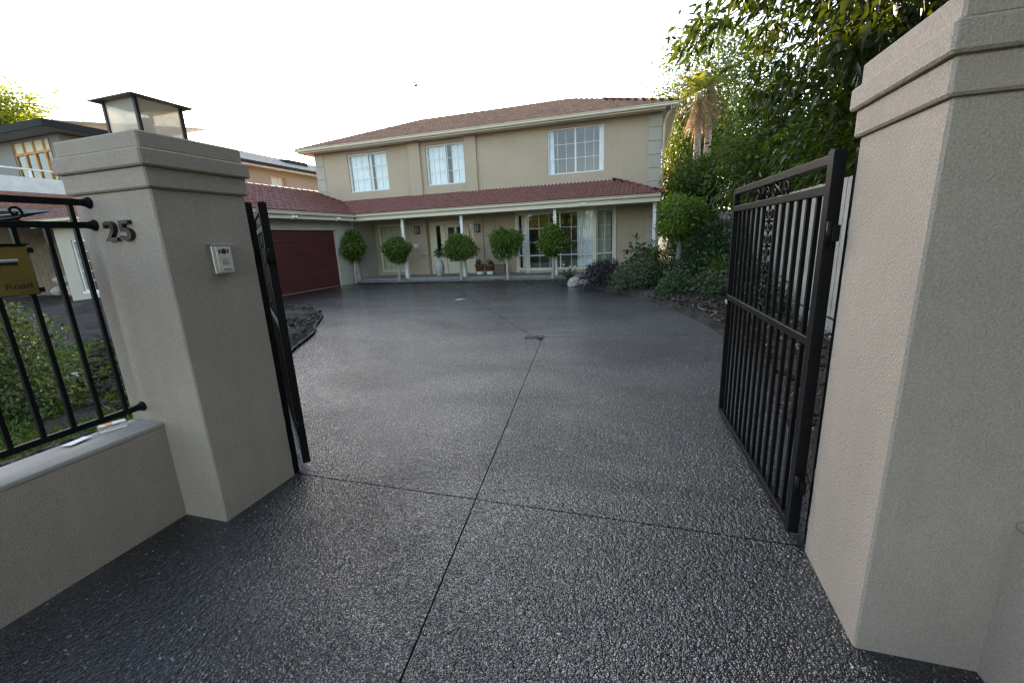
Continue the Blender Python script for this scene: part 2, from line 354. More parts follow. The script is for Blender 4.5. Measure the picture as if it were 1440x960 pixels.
right_edge = catmull([(1.25, 2.24), (1.0, 2.45), (1.12, 3.3), (1.3, 5.0), (1.17, 7.14), (.92, 8.42), (.27, 10.43), (-.85, 12.44), (-2.1, 13.8), (-3.3, 14.75), (-5.0, 15.35), (-7.3, 15.66), (-9.8, 15.74), (-12.1, 15.76)], 6)
left_edge = catmull([(-12.2, 9.15), (-10.6, 9.08), (-9.1, 8.95), (-8.3, 8.83), (-7.45, 8.38), (-6.98, 7.8), (-6.5, 7.1), (-5.95, 6.4), (-5.28, 5.15), (-4.3, 3.7), (-3.4, 2.75), (-2.9, 2.24)], 6)
outline = [(1.25, -6), *right_edge, (-12.2, 15.7), *left_edge, (-2.74, 2.2), (-2.74, -6)]
drive = thing('driveway', (0, 0, 0), 'dark exposed aggregate concrete driveway', None); drive['kind'] = 'structure'
if 'category' in drive: del drive['category']
fb = MB(); fb.prism(outline, -.1, -.011); fo = fb.build('joint_filler', 'joint', drive)
G = (-1.69, 6.64); g = .0045; g2 = .007; g3 = .012
jd = (-.128, 1.0); jl = math.hypot(*jd); jn = (1/jl, .128/jl); jc = jn[0]*-.70
D2 = (-4.1, 10.3); dl = math.hypot(D2[0]-G[0], D2[1]-G[1]); dn = ((D2[1]-G[1])/dl, -(D2[0]-G[0])/dl); dc = dn[0]*G[0]+dn[1]*G[1]      # normal to the right/up side
R2 = (1.17, 7.15); rl = math.hypot(R2[0]-G[0], R2[1]-G[1]); rn = (-(R2[1]-G[1])/rl, (R2[0]-G[0])/rl); rc = rn[0]*G[0]+rn[1]*G[1]      # normal upward
def neg(n): return (-n[0], -n[1])
slabs = [
    clip(clip(outline, 0, 1, 2.205-g), *jn, jc-g),
    clip(clip(outline, 0, 1, 2.205-g), *neg(jn), -jc-g),
    clip(clip(clip(outline, 0, -1, -2.205-g), *jn, jc-g), *dn, dc-g2),
    clip(clip(clip(outline, 0, -1, -2.205-g), *neg(jn), -jc-g), *rn, rc-g3),
    clip(clip(outline, *neg(dn), -dc-g2), *neg(rn), -rc-g3)]
for p in slabs:
    b = MB(); b.prism(p, -.02, 0); b.build('slab', 'agg', drive)

# drain grate on the joint
gr = thing('drain_grate', (G[0], G[1], 0), 'small black slotted drain grate where the driveway joints meet', 'drain grate')
gm = Matrix.Translation((G[0], G[1], 0)) @ Matrix.Rotation(R(10), 4, 'Z')
b = MB()
for x0, x1, y0, y1 in ((-.165, .165, -.085, -.07), (-.165, .165, .07, .085), (-.165, -.15, -.07, .07), (.15, .165, -.07, .07)): b.box(x0, x1, y0, y1, .002, .012, gm)
b.build('frame', 'grate', gr)
for i in range(11):
    MB().box(-.14+i*.0265, -.14+i*.0265+.013, -.07, .07, .003, .010, gm).build('slat', 'grate', gr)
b = MB(); b.lathe([(.0, .001), (.15, .001), (.15, .006), (.0, .007)], 20, (-4.9, 10.98, 0)); b.build('access_lid', 'concrete', None, (-4.9, 10.98, 0))
prop(bpy.data.objects['access_lid'], 'small round cover set in the driveway before the porch', 'drain cover')

# soil beds, shaped with real lumps
def lump(x, y, seed=0):
    return (math.sin(x*2.1+seed)*math.cos(y*1.7-seed)*.5 + math.sin(x*5.3+y*4.1+seed)*.25 + math.sin(x*11.7-y*9.3)*.14 + math.sin(x*23.1+y*19.7+seed)*.08)
def bed(name, poly, h, amp, step, mounds=(), m='soil', label=None):
    xs = [p[0] for p in poly]; ys = [p[1] for p in poly]
    nx = int((max(xs)-min(xs))/step)+1; ny = int((max(ys)-min(ys))/step)+1
    bm = bmesh.new(); f = bm.faces.new([bm.verts.new((p[0], p[1], 0)) for p in poly])
    for i in range(1, nx):
        bmesh.ops.bisect_plane(bm, geom=bm.verts[:]+bm.edges[:]+bm.faces[:], plane_co=(min(xs)+i*step, 0, 0), plane_no=(1, 0, 0))
    for i in range(1, ny):
        bmesh.ops.bisect_plane(bm, geom=bm.verts[:]+bm.edges[:]+bm.faces[:], plane_co=(0, min(ys)+i*step, 0), plane_no=(0, 1, 0))
    bd = {v for e in bm.edges if len(e.link_faces) == 1 for v in e.verts}
    for v in bm.verts:
        x, y = v.co.x, v.co.y
        z = h+amp*lump(x, y, len(name))+random.uniform(-.3, .3)*amp
        for mx, my, mr, mh in mounds: z += mh*math.exp(-((x-mx)**2+(y-my)**2)/mr**2)
        v.co.z = z if v not in bd else min(z, -.03)
    bmesh.ops.recalc_face_normals(bm, faces=bm.faces)
    if bm.faces[:][0].normal.z < 0: bmesh.ops.reverse_faces(bm, faces=bm.faces)
    me = bpy.data.meshes.new(name); bm.to_mesh(me); bm.free()
    me.polygons.foreach_set('use_smooth', [True]*len(me.polygons))
    o = link(name, me, m); prop(o, label, None, None, 'structure'); return o
random.seed(3)
inner_r = [q for q in right_edge if q[1] > 2.4]
bed('garden_bed', [(2.55, 2.3), (2.55, 18.5), (.7, 18.5), (.7, 16.3), (-12.0, 16.3), (-12.0, 15.72)] + [q for q in reversed(inner_r)] + [(1.0, 2.3)], .05, .035, .22,
    [(1.9, 5, .8, .12), (1.6, 11, 1.4, .22), (.6, 13.5, 1.2, .18), (2.0, 8, 1, .1)])
bed('lawn_soil', [(-12.3, 9.1), *[q for q in left_edge], (-2.75, 2.21), (-3.0, 2.2), (-3.0, -4), (-26, -4), (-26, 12), (-20, 12), (-19, 9.3), (-12.3, 9.3)], .10, .05, .28,
    [(-11.5, 6.3, 1.6, .28), (-15.2, 8.2, 1.6, .35), (-6.2, 5.0, 1.2, .1), (-13.6, 7.6, 1.0, .28), (-8.0, 7.3, 1.0, .15)])
# thin concrete kerb along the left bed
b = MB(); le = [q for q in left_edge]
for i in range(len(le)-1):
    a, c = Vector((*le[i], 0)), Vector((*le[i+1], 0)); n = Vector((-(c-a).y, (c-a).x, 0)).normalized()
    b.add([a+n*-.035+Vector((0, 0, -.05)), a+n*.03+Vector((0, 0, -.05)), c+n*.03+Vector((0, 0, -.05)), c+n*-.035+Vector((0, 0, -.05)),
           a+n*-.035+Vector((0, 0, .05)), a+n*.03+Vector((0, 0, .05)), c+n*.03+Vector((0, 0, .05)), c+n*-.035+Vector((0, 0, .05))],
          [(3, 2, 1, 0), (4, 5, 6, 7), (0, 1, 5, 4), (2, 3, 7, 6)])
prop(b.build('kerb', 'joint'), kind='structure')

# ------------------------------------------------------------------ gate pillars
def pillar(x0, x1, y0, y1, label):
    t = thing('gate_pillar', ((x0+x1)/2, (y0+y1)/2, 0), label, 'pillar', 'gate pillars')
    def ring(o, z0, z1, nm): part(nm, 'pillar', t, (x0-o, x1+o, y0-o, y1+o, z0, z1), bevel=.008)
    ring(0, -.1, 1.932, 'shaft'); ring(.018, 1.932, 2.034, 'lower_moulding'); ring(.038, 2.034, 2.118, 'upper_moulding'); ring(.016, 2.118, 2.2, 'cap')
    return t
LP = (-2.985, -2.39, 1.642, 2.19); RP = (.82, 1.41, 1.632, 2.18)
pillar(*LP, 'grey rendered gate pillar bearing the number 25 and a lantern')
pillar(*RP, 'tall grey rendered gate pillar beside the open barred gate')

def low_wall(x0, x1, y0, y1, label, m='wallcap'):
    t = thing('low_wall', ((x0+x1)/2, (y0+y1)/2, 0), label, 'wall', 'low rendered front walls')
    part('wall_body', 'pillar', t, (x0, x1, y0, y1, -.1, .60))
    part('wall_top', m, t, (x0, x1, y0, y1, .60, .628), bevel=.006)
low_wall(-2.985, -2.722, -5, 1.642, 'low rendered wall under the black fence, running to the numbered pillar')
low_wall(1.195, 1.46, -5, 1.632, 'low rendered wall running out from the pillar at the right frame edge', 'pillar')

# "25"
def text_mesh(s, h, ext, bold=0.0, spacing=1.0):
    cu = bpy.data.curves.new('txt', 'FONT'); cu.body = s; cu.size = 1; cu.extrude = ext; cu.offset = bold; cu.space_character = spacing; cu.bevel_depth = 0
    o = bpy.data.objects.new('txt', cu); COL.objects.link(o); bpy.context.view_layer.update()
    me = bpy.data.meshes.new_from_object(o.evaluated_get(bpy.context.evaluated_depsgraph_get()))
    bpy.data.objects.remove(o); bpy.data.curves.remove(cu)
    co = np.zeros(len(me.vertices)*3, np.float32); me.vertices.foreach_get('co', co); co = co.reshape(-1, 3)
    mn, mx = co.min(0), co.max(0); k = h/(mx[1]-mn[1])
    co[:, :2] = (co[:, :2]-mn[:2])*k
    me.vertices.foreach_set('co', co.ravel()); me.update()
    return me, (mx[0]-mn[0])*k
def place_text(name, s, h, ext, bold, parent, org, xdir, ydir, m, wid=None, label=None, cat=None, group=None):
    me, wd = text_mesh(s, h, ext, bold)
    x = Vector(xdir).normalized(); y = Vector(ydir).normalized(); z = x.cross(y); k = 1 if wid is None else wid/wd
    Mx = Matrix(((x.x*k, y.x, z.x, org[0]), (x.y*k, y.y, z.y, org[1]), (x.z*k, y.z, z.z, org[2]), (0, 0, 0, 1)))
    me.transform(Mx); o = ORG[parent.name] if parent is not None else Vector(org); me.transform(Matrix.Translation(-o))
    ob = link(name, me, m, parent, o)
    if label: prop(ob, label, cat, group)
    return ob
place_text('house_number_digit', '2', .104, .011, .018, None, (-2.768, 1.642-.012, 1.682), (1, 0, 0), (0, 0, 1), 'bronze', .088, 'dark metal figure two on the lantern pillar, left of the figure five', 'number', 'house number digits')
place_text('house_number_digit', '5', .104, .011, .018, None, (-2.655, 1.642-.012, 1.680), (1, 0, 0), (0, 0, 1), 'bronze', .088, 'dark metal figure five on the lantern pillar, nearest its dark side', 'number', 'house number digits')

# intercom on the inner face of the left pillar
ic = thing('intercom', (-2.39, 1.935, 1.476), 'silver intercom panel on the dark side of the gate pillar', 'intercom')
part('housing', 'steel', ic, (-2.389, -2.352, 1.872, 1.997, 1.476, 1.640), bevel=.004)
fp = part('face_plate', 'steel', ic, (-2.352, -2.346, 1.893, 1.984, 1.483, 1.634), bevel=.002)
part('hood', 'steel', ic, (-2.389, -2.330, 1.868, 2.001, 1.640, 1.645))
Mx = Matrix.Translation((-2.346, 1.940, 1.603)) @ Matrix.Rotation(PI/2, 4, 'Y')
MB().lathe([(0, 0), (.0155, 0), (.0155, .003), (.011, .004), (0, .003)], 20, M=Mx).build('lens', 'blackmatte', ic)
for dy in (-.027, .027):
    part('sensor', 'blackmatte', ic, (-2.3462, -2.344, 1.940+dy-.004, 1.940+dy+.004, 1.591, 1.615))
for i in range(5):
    part('speaker_slot', 'blackmatte', fp, (-2.3462, -2.3448, 1.921, 1.961, 1.557-i*.007, 1.5595-i*.007))
part('call_button', 'steel2', ic, (-2.346, -2.342, 1.915, 1.968, 1.496, 1.508), bevel=.001)
part('name_strip', 'cream', ic, (-2.346, -2.3445, 1.912, 1.970, 1.492, 1.520))

# lantern on the left pillar
ln = thing('lantern', (-2.66, 1.89, 2.2), 'square dark framed lantern with frosted panes on the pillar cap', 'lantern')
lx0, lx1, ly0, ly1 = -2.79, -2.54, 1.77, 2.02
part('base', 'lampframe', ln, (lx0-.006, lx1+.006, ly0-.006, ly1+.006, 2.2, 2.228), bevel=.003)
def tap(z): return .012*(z-2.228)/.17
for sx, sy in ((0, 0), (1, 0), (1, 1), (0, 1)):
    x = lx1-.008 if sx else lx0+.008; y = ly1-.008 if sy else ly0+.008
    ox = oy = 0
    MB().bar((x, y, 2.226), (x+ox, y+oy, 2.402), .016).build('corner_post', 'lampframe', ln)
def pane(a, b):
    o = p = Vector((0, 0, 0))
    A, B_ = Vector((*a, 2.228)), Vector((*b, 2.228)); n = (B_-A).cross(Vector((0, 0, 1))).normalized()*.0025
    A2, B2 = A+o+Vector((0, 0, .172)), B_+p+Vector((0, 0, .172))
    MB().add([A, B_, B2, A2], [(0, 1, 2, 3)]).build('glass_pane', 'frost', ln)
q = .008
pane((lx0+q, ly0+q), (lx1-q, ly0+q)); pane((lx1-q, ly0+q), (lx1-q, ly1-q)); pane((lx1-q, ly1-q), (lx0+q, ly1-q)); pane((lx0+q, ly1-q), (lx0+q, ly0+q))
b = MB(); e = .038; c = (-2.665, 1.895)
b.lathe([((lx1-c[0]+e)*math.sqrt(2), 2.402), ((lx1-c[0]+e)*math.sqrt(2), 2.408), (.05, 2.446), (.02, 2.448)], 4, (c[0], c[1], 0), smooth=False); b.build('lid', 'lampframe', ln)
MB().lathe([(.012, 2.228), (.014, 2.25), (.03, 2.285), (.03, 2.31), (.012, 2.34)], 12, (c[0], c[1], 0)).build('bulb', 'white', ln)

# ------------------------------------------------------------------ black fence on the low wall
FX = -2.862
fn = thing('steel_fence', (FX, .2, .628), 'black steel bar fence with scroll on top of the low wall', 'fence')
def rail(z, hh=.032): return MB().box(FX-.013, FX+.013, -3, 1.60, z-hh/2, z+hh/2)
for z in (1.888, 1.772, .722):
    r_ = rail(z).build('rail', 'black', fn, bevel=.002)
    Mx = Matrix.Translation((FX, 1.642, z)) @ Matrix.Rotation(PI/2, 4, 'X')
    MB().lathe([(.030, .0), (.030, .008), (.024, .012), (.021, .022), (.016, .045), (.016, .05)], 14, M=Mx).build('wall_bracket', 'black', r_)
    MB().lathe([(0, .012), (.008, .013), (.008, .019), (.0, .021)], 8, M=Matrix.Translation((FX+.012, 1.642, z+.004)) @ Matrix.Rotation(PI/2, 4, 'X')).build('bolt', 'steel2', r_)
k = 0; y = 1.553
while y > -2.9:
    part('bar', 'black', fn, (FX-.0095, FX+.0095, y-.0095, y+.0095, .738, 1.872 if k == 0 else 1.757)); y -= .1215; k += 1
def spiral(c, r0, turns, a0, x, sgn=1, n=26, rad=.0055):
    pts = []
    for i in range(n):
        t = i/(n-1); a = a0+sgn*t*turns*2*PI; r = r0*(1-.78*t); pts.append((x, c[0]+r*math.cos(a), c[1]+r*math.sin(a)))
    return pts
for yy in (1.335, .9, .5):
    p = spiral((yy, 1.830), .030, 1.25, -PI/2, FX)
    tail = [(FX, yy-.16+i*.02, 1.800-.012*math.sin(i/8*PI)) for i in range(8)]
    MB().tube(tail+p, .006, 7).build('scroll', 'black', fn)

# letterbox on the fence
lb = thing('letterbox', (FX, 1.15, 1.43), 'brass fronted letterbox with slot and lettering hung on the fence', 'letterbox')
part('body', 'blackmatte', lb, (-3.10, -2.848, .92, 1.336, 1.438, 1.676), bevel=.003)
fp = part('front_plate', 'brass', lb, (-2.848, -2.842, .92, 1.330, 1.442, 1.668), bevel=.0015)
part('top_edge', 'black', lb, (-3.11, -2.838, .915, 1.342, 1.676, 1.682))
part('slot_flap', 'steel', lb, (-2.842, -2.828, .97, 1.283, 1.598, 1.611), bevel=.002)
part('slot', 'blackmatte', lb, (-2.842, -2.840, .97, 1.281, 1.583, 1.598))
place_text('lettering', 'Road', .0275, .0008, .0, fp, (-2.8412, 1.2175, 1.473), (0, 1, 0), (0, 0, 1), 'bronze', .092)
for yy in (.94, 1.325):
    for zz in (1.46, 1.65): part('bracket', 'black', lb, (-2.875, -2.84, yy+.008, yy+.026, zz-.012, zz+.012))

# litter on the wall top
b = MB(); Mx = Matrix.Translation((-2.925, 1.335, .6285)) @ Matrix.Rotation(R(12), 4, 'Z')
vs = [Mx @ Vector((x, y, .002+.006*abs(math.sin(y*40))+.004*(x > 0))) for y in (-.055, -.02, .02, .055) for x in (-.03, .03)]
b.add(vs+[v-Vector((0, 0, .0015)) for v in vs], [(0, 1, 3, 2), (2, 3, 5, 4), (4, 5, 7, 6), (8, 10, 11, 9), (10, 12, 13, 11), (12, 14, 15, 13), (0, 8, 9, 1), (6, 7, 15, 14), (0, 2, 10, 8), (2, 4, 12, 10), (4, 6, 14, 12), (1, 9, 11, 3), (3, 11, 13, 5), (5, 13, 15, 7)])
prop(b.build('paper_scrap', 'paper', None, (-2.925, 1.335, .6285)), 'crumpled white paper scrap lying on the low wall top', 'litter')
pk = thing('plastic_packet', (-2.925, 1.505, .629), 'clear and orange plastic packet lying on the wall beside the pillar', 'packet')
Mx = Matrix.Translation((-2.925, 1.505, .629)) @ Matrix.Rotation(R(68), 4, 'Z')
MB().box(-.065, .065, -.032, .032, 0, .036, Mx).build('sleeve', 'plastic', pk, bevel=.006)
MB().box(.0, .058, -.027, .027, .0362, .0375, Mx).build('label_print', 'paper', pk)
MB().box(-.03, -.002, -.027, .02, .0362, .0377, Mx).build('orange_print', 'orange', pk)

# ------------------------------------------------------------------ gates
def gate(H, F_, label, out=1):
    H = Vector(H); F_ = Vector(F_); t = (F_-H).normalized(); L = (F_-H).length; n = Vector((-t.y, t.x, 0))
    g_ = thing('driveway_gate', H, label, 'gate', 'driveway gate leaves')
    Mx = Matrix(((t.x, n.x, 0, H.x), (t.y, n.y, 0, H.y), (0, 0, 1, 0), (0, 0, 0, 1)))
    def bx(nm, m, *q, parent=g_, bevel=.002):
        return MB().box(*q, Mx).build(nm, m, parent, bevel=bevel)
    bx('hinge_stile', 'black', 0, .054, -.025, .025, .04, 1.905)
    bx('free_stile', 'black', L-.03, L, -.02, .02, .04, 1.895)
    bx('top_rail', 'black', .048, L-.03, -.02, .02, 1.852, 1.892)
    bx('second_rail', 'black', .048, L-.03, -.02, .02, 1.725, 1.765)
    bx('middle_rail', 'black', .048, L-.03, -.02, .02, 1.035, 1.075)
    bx('bottom_rail', 'black', .048, L-.03, -.02, .02, .045, .085)
    N = 13; s0 = .048; s1 = L-.03; dx = (s1-s0)/(N+1)
    for i in range(1, N+1):
        x = s0+dx*i
        if i != 7: bx('upper_bar', 'black', x-.0095, x+.0095, -.0095, .0095, 1.075, 1.725, bevel=0)
        bx('lower_bar', 'black', x-.0095, x+.0095, -.0095, .0095, .085, 1.035, bevel=0)
    xm = (s0+s1)/2
    def sp(cx, cz, r, a0, sg, turns=1.15, rad=.005):
        pts = []
        for i in range(22):
            u = i/21; a = a0+sg*u*turns*2*PI; rr = r*(1-.75*u); pts.append(Mx @ Vector((cx+rr*math.cos(a), 0, cz+rr*math.sin(a))))
        return pts
    # centre ornament of paired scrolls
    orn = MB().tube([Mx @ Vector((xm, 0, 1.075)), Mx @ Vector((xm, 0, 1.725))], .007, 6).build('ornament_stem', 'black', g_)
    for cz in (1.67, 1.52, 1.36, 1.21):
        for sg in (1, -1):
            MB().tube(sp(xm+sg*.033, cz, .033, PI if sg > 0 else 0, -sg), .0075, 6).build('scroll', 'black', orn)
            MB().tube(sp(xm+sg*.027, cz-.072, .027, PI if sg > 0 else 0, sg), .007, 6).build('scroll', 'black', orn)
        MB().box(xm-.016, xm+.016, -.016, .016, cz-.045, cz-.03, Mx).build('collar', 'black', orn)
    # frieze between the upper rails
    for sg in (1, -1):
        MB().tube([Mx @ Vector((xm+sg*.05, 0, 1.852)), Mx @ Vector((xm+sg*.22, 0, 1.765))], .008, 6).build('frieze_bar', 'black', g_)
        MB().tube(sp(xm+sg*.06, 1.800, .036, PI/2, sg), .0075, 6).build('frieze_scroll', 'black', g_)
        MB().tube(sp(xm+sg*.245, 1.808, .043, -PI/2, sg), .0075, 6).build('frieze_scroll', 'black', g_)
        MB().tube(sp(xm+sg*.145, 1.832, .022, -PI/2, -sg), .007, 6).build('frieze_scroll', 'black', g_)
    for z in (.33, 1.56):
        bx('hinge', 'black', -.05, .0, -.014, .014, z-.035, z+.035)
        MB().lathe([(.013, z-.05), (.013, z+.05)], 10, Mx @ Vector((-.026, .018, 0))).build('hinge_pin', 'black', g_)
    bx('latch', 'steel2', s1-.02, s1+.02, .02, .032, 1.0, 1.03) if out else None
    return g_
gate((.785, 2.248, 0), (.685, 3.86, 0), 'black barred gate leaf standing open on the right with scroll ornament')
gate((-2.372, 2.296, 0), (-3.60, 3.36, 0), 'black gate leaf swung open behind the pillar numbered 25, seen edge on')
def gpost(x0, x1, y0, y1, label):
    t = thing('gate_post', ((x0+x1)/2, (y0+y1)/2, 0), label, 'post', 'steel gate posts')
    part('post', 'black', t, (x0, x1, y0, y1, .0, 1.90), bevel=.002)
    for z in (.12, .38, 1.55):
        part('anchor_plate', 'steel2', t, (x0-.006, x1+.006, 2.1905, 2.196, z, z+.07))
gpost(.832, .868, 2.196, 2.235, 'slim black steel post behind the right pillar carrying the gate')
gpost(-2.462, -2.408, 2.200, 2.252, 'slim black steel post behind the pillar with the lantern')

# ------------------------------------------------------------------ the house
H = thing('two_storey_house', (-7, 18, 0), 'two storey beige rendered house with red tiled roofs, veranda and maroon garage', 'house')
def frame(o, x, y):
    o, x, y = Vector(o), Vector(x), Vector(y); z = x.cross(y)
    return Matrix(((x.x, y.x, z.x, o.x), (x.y, y.y, z.y, o.y), (x.z, y.z, z.z, o.z), (0, 0, 0, 1)))
def wall(name, m, M, w_, h_, th, ops, parent=H, z0=0):
    xs = sorted({0, w_, *[q for o in ops for q in o[:2]]}); zs = sorted({z0, h_, *[q for o in ops for q in o[2:]]})
    def hole(i, j):
        if i < 0 or j < 0 or i >= len(xs)-1 or j >= len(zs)-1: return True
        cx, cz = (xs[i]+xs[i+1])/2, (zs[j]+zs[j+1])/2
        return any(a < cx < b and c < cz < d for a, b, c, d in ops)
    B = MB()
    def q(*p): B.add([M @ Vector(v) for v in p], [(0, 1, 2, 3)])
    for i in range(len(xs)-1):
        for j in range(len(zs)-1):
            if hole(i, j): continue
            a, b_, c, d = xs[i], xs[i+1], zs[j], zs[j+1]
            q((a, 0, c), (b_, 0, c), (b_, 0, d), (a, 0, d)); q((b_, th, c), (a, th, c), (a, th, d), (b_, th, d))
            if hole(i-1, j): q((a, th, c), (a, 0, c), (a, 0, d), (a, th, d))
            if hole(i+1, j): q((b_, 0, c), (b_, th, c), (b_, th, d), (b_, 0, d))
            if hole(i, j-1): q((a, th, c), (b_, th, c), (b_, 0, c), (a, 0, c))
            if hole(i, j+1): q((a, 0, d), (b_, 0, d), (b_, th, d), (a, th, d))
    return B.build(name, m, parent)

PANE = {}
def window(M, w_, h_, sashes, cols, rows, parent=H, fr=.055, mull=.07, mt=.017, m='white', sill=True, name='window', rowz=None, label=None):
    """frame in local x (width), y (depth), z; sashes side by side, each with cols x rows lights"""
    B = MB()
    B.box(0, w_, -.02, .06, 0, fr, M); B.box(0, w_, -.02, .06, h_-fr, h_, M)
    B.box(0, fr, -.02, .06, fr, h_-fr, M); B.box(w_-fr, w_, -.02, .06, fr, h_-fr, M)
    W = MB(); W.v, W.f, W.sm = B.v, B.f, B.sm
    wo_ = W.build(name, m, parent); 
    if label: wo_['label'] = label
    if sill: MB().box(-.05, w_+.05, -.075, .02, -.06, 0, M).build('sill', m, wo_)
    iw = (w_-2*fr-(sashes-1)*mull)/sashes; ih = h_-2*fr
    for s in range(sashes):
        x0 = fr+s*(iw+mull)
        if s: MB().box(x0-mull, x0, -.018, .058, fr, h_-fr, M).build('mullion', m, wo_)
        cw = iw/cols
        zz = [fr+ih*k/rows for k in range(rows+1)] if rowz is None else rowz
        for c in range(1, cols): MB().box(x0+c*cw-mt/2, x0+c*cw+mt/2, .004, .034, fr, h_-fr, M).build('muntin', m, wo_)
        for r_ in range(1, rows): MB().box(x0, x0+iw, .006, .036, zz[r_]-mt/2, zz[r_]+mt/2, M).build('muntin', m, wo_)
        for c in range(cols):
            for r_ in range(rows):
                a, b_ = x0+c*cw, x0+(c+1)*cw
                p = [M @ Vector(v) for v in ((a, .02, zz[r_]), (b_, .02, zz[r_]), (b_, .02, zz[r_+1]), (a, .02, zz[r_+1]))]
                MB().add(p, [(0, 1, 2, 3)]).build('pane', 'glass', wo_)
    return wo_
def curtain(M, x0, x1, z0, z1, m='curtain', y=.16, fold=.085, amp=.03, parent=H):
    n = max(6, int((x1-x0)/fold*4)); vs = []; rnd = random.Random(int(x0*100+z1*10))
    ph = 0
    for i in range(n+1):
        x = x0+(x1-x0)*i/n; ph += rnd.uniform(.9, 2.2); yy = y+amp*math.sin(ph)
        vs += [M @ Vector((x, yy, z0)), M @ Vector((x, yy*.6+y*.4, z1))]
    return MB().add(vs, [(2*i, 2*i+2, 2*i+3, 2*i+1) for i in range(n)], True).build('curtain', m, parent)

X0, X1 = -15.0, .53
FM = frame((X0, 18, 0), (1, 0, 0), (0, 1, 0))
up_w = [(-13.22, -11.15, 4.02, 5.68), (-9.2, -7.40, 4.02, 5.68), (-3.79, -1.57, 4.02, 5.72)]
lo_w = [(-12.03, -10.78, .3, 2.49), (-9.45, -7.15, .16, 2.5), (-5.2, -1.12, .2, 2.5)]
wall('front_wall', 'house', FM, X1-X0, 5.86, .3, [(a-X0, b-X0, c, d) for a, b, c, d in up_w+lo_w])
part('side_wall', 'house', H, (X1-.3, X1, 18.3, 25.4, 0, 5.86)); part('side_wall', 'house', H, (X0, X0+.3, 18.3, 25.4, 0, 5.86))
part('rear_wall', 'house', H, (X0+.3, X1-.3, 25.1, 25.4, 0, 5.86))
part('interior_floor', 'room', H, (X0+.3, X1-.3, 18.3, 25.1, 2.75, 3.1)); part('interior_floor', 'room', H, (X0+.3, X1-.3, 18.3, 25.1, -.1, .16))
part('interior_wall', 'room', H, (X0+.3, X1-.3, 21.2, 21.35, .16, 2.75)); part('interior_wall', 'room', H, (X0+.3, X1-.3, 20.6, 20.75, 3.1, 5.8))
for x in (-14.2, -10.3, -6.2): part('interior_wall', 'room', H, (x, x+.12, 18.3, 20.6, 3.1, 5.8))
for x in (-10.2, -6.0): part('interior_wall', 'room', H, (x, x+.12, 18.3, 21.2, .16, 2.75))
part('interior_ceiling', 'room', H, (X0+.3, X1-.3, 18.3, 25.1, 5.80, 5.85))
# pilasters
for a, b_ in ((-9.99, -9.43), (-7.32, -6.81)):
    part('pilaster', 'house', H, (a, b_, 17.88, 18.0, 3.3, 5.86), bevel=.006)
for a, b_ in ((-10.35, -9.45), (-7.15, -6.72)):
    part('pilaster', 'house', H, (a, b_, 17.93, 18.0, .16, 2.62), bevel=.006)
part('flashing', 'lead', H, (-9.43, -7.32, 17.975, 18.0, 3.60, 3.67)); part('flashing', 'lead', H, (-6.81, -1.0, 17.975, 18.0, 3.60, 3.67)); part('flashing', 'lead', H, (-13.9, -9.99, 17.975, 18.0, 3.60, 3.67))
# quoins
def quoins(a, b_, z0, z1, n):
    d = (z1-z0)/n
    for i in range(n): part('quoin_block', 'house2', H, (a, b_, 17.972, 18.0, z0+i*d+.011, z0+(i+1)*d-.011), bevel=.005)
quoins(.06, .535, 3.0, 5.84, 6); quoins(-15.005, -14.53, 3.6, 5.84, 4); quoins(.06, .535, .18, 2.6, 5)

# upper windows
for i, (a, b_, c, d) in enumerate(up_w):
    M = frame((a, 18.10, c), (1, 0, 0), (0, 1, 0))
    window(M, b_-a, d-c, 2, 3, 3, m='white')
    w_ = b_-a; h_ = d-c
    if i < 2:
        curtain(M, .02, w_*.52 if i else w_*.55, 0, h_-.02); curtain(M, w_*.62, w_-.02, 0, h_-.02)
    else:
        curtain(M, .02, .22, 0, h_-.02); curtain(M, w_-.2, w_-.02, 0, h_-.02)
# ground floor: window by the garage
a, b_, c, d = lo_w[0]; M = frame((a, 18.08, c), (1, 0, 0), (0, 1, 0))
window(M, b_-a, d-c, 1, 2, 3, rowz=[.055, .60, 1.4, d-c-.055], m='cream', fr=.09)
curtain(M, .02, b_-a-.02, 0, d-c-.02, 'curtain2')
# entrance: sidelights and door in a recess
EY = 18.22
part('door_frame', 'cream', H, (-9.45, -9.16, EY, EY+.1, .16, 2.5), (-8.84, -8.66, EY, EY+.1, .16, 2.5), (-7.66, -7.55, EY, EY+.1, .16, 2.5), (-7.31, -7.15, EY, EY+.1, .16, 2.5), (-9.16, -8.84, EY, EY+.1, 2.36, 2.5), (-8.66, -7.66, EY, EY+.1, 2.36, 2.5), (-7.55, -7.31, EY, EY+.1, 2.36, 2.5), (-9.16, -8.84, EY, EY+.1, .16, .95), (-7.55, -7.31, EY, EY+.1, .16, .95))
for xa, xb in ((-9.16, -8.84), (-7.55, -7.31)):
    M = frame((xa, EY+.02, .95), (1, 0, 0), (0, 1, 0)); window(M, xb-xa, 1.41, 1, 1, 1, m='cream', fr=.05, sill=False, name='sidelight')
dr = part('front_door', 'cream', H, (-8.655, -7.665, EY+.04, EY+.085, .165, 2.355))
for xa in (-8.53, -8.10):
    part('glazed_panel', 'blackmatte', dr, (xa, xa+.32, EY+.036, EY+.0395, 1.02, 2.22))
    part('door_moulding', 'cream', dr, (xa-.03, xa+.35, EY+.028, EY+.038, .98, 1.02), (xa-.03, xa+.35, EY+.028, EY+.038, 2.22, 2.26), (xa-.03, xa, EY+.028, EY+.038, 1.02, 2.22), (xa+.32, xa+.35, EY+.028, EY+.038, 1.02, 2.22))
    part('lower_panel', 'cream', dr, (xa, xa+.32, EY+.03, EY+.0395, .32, .86), bevel=.012)
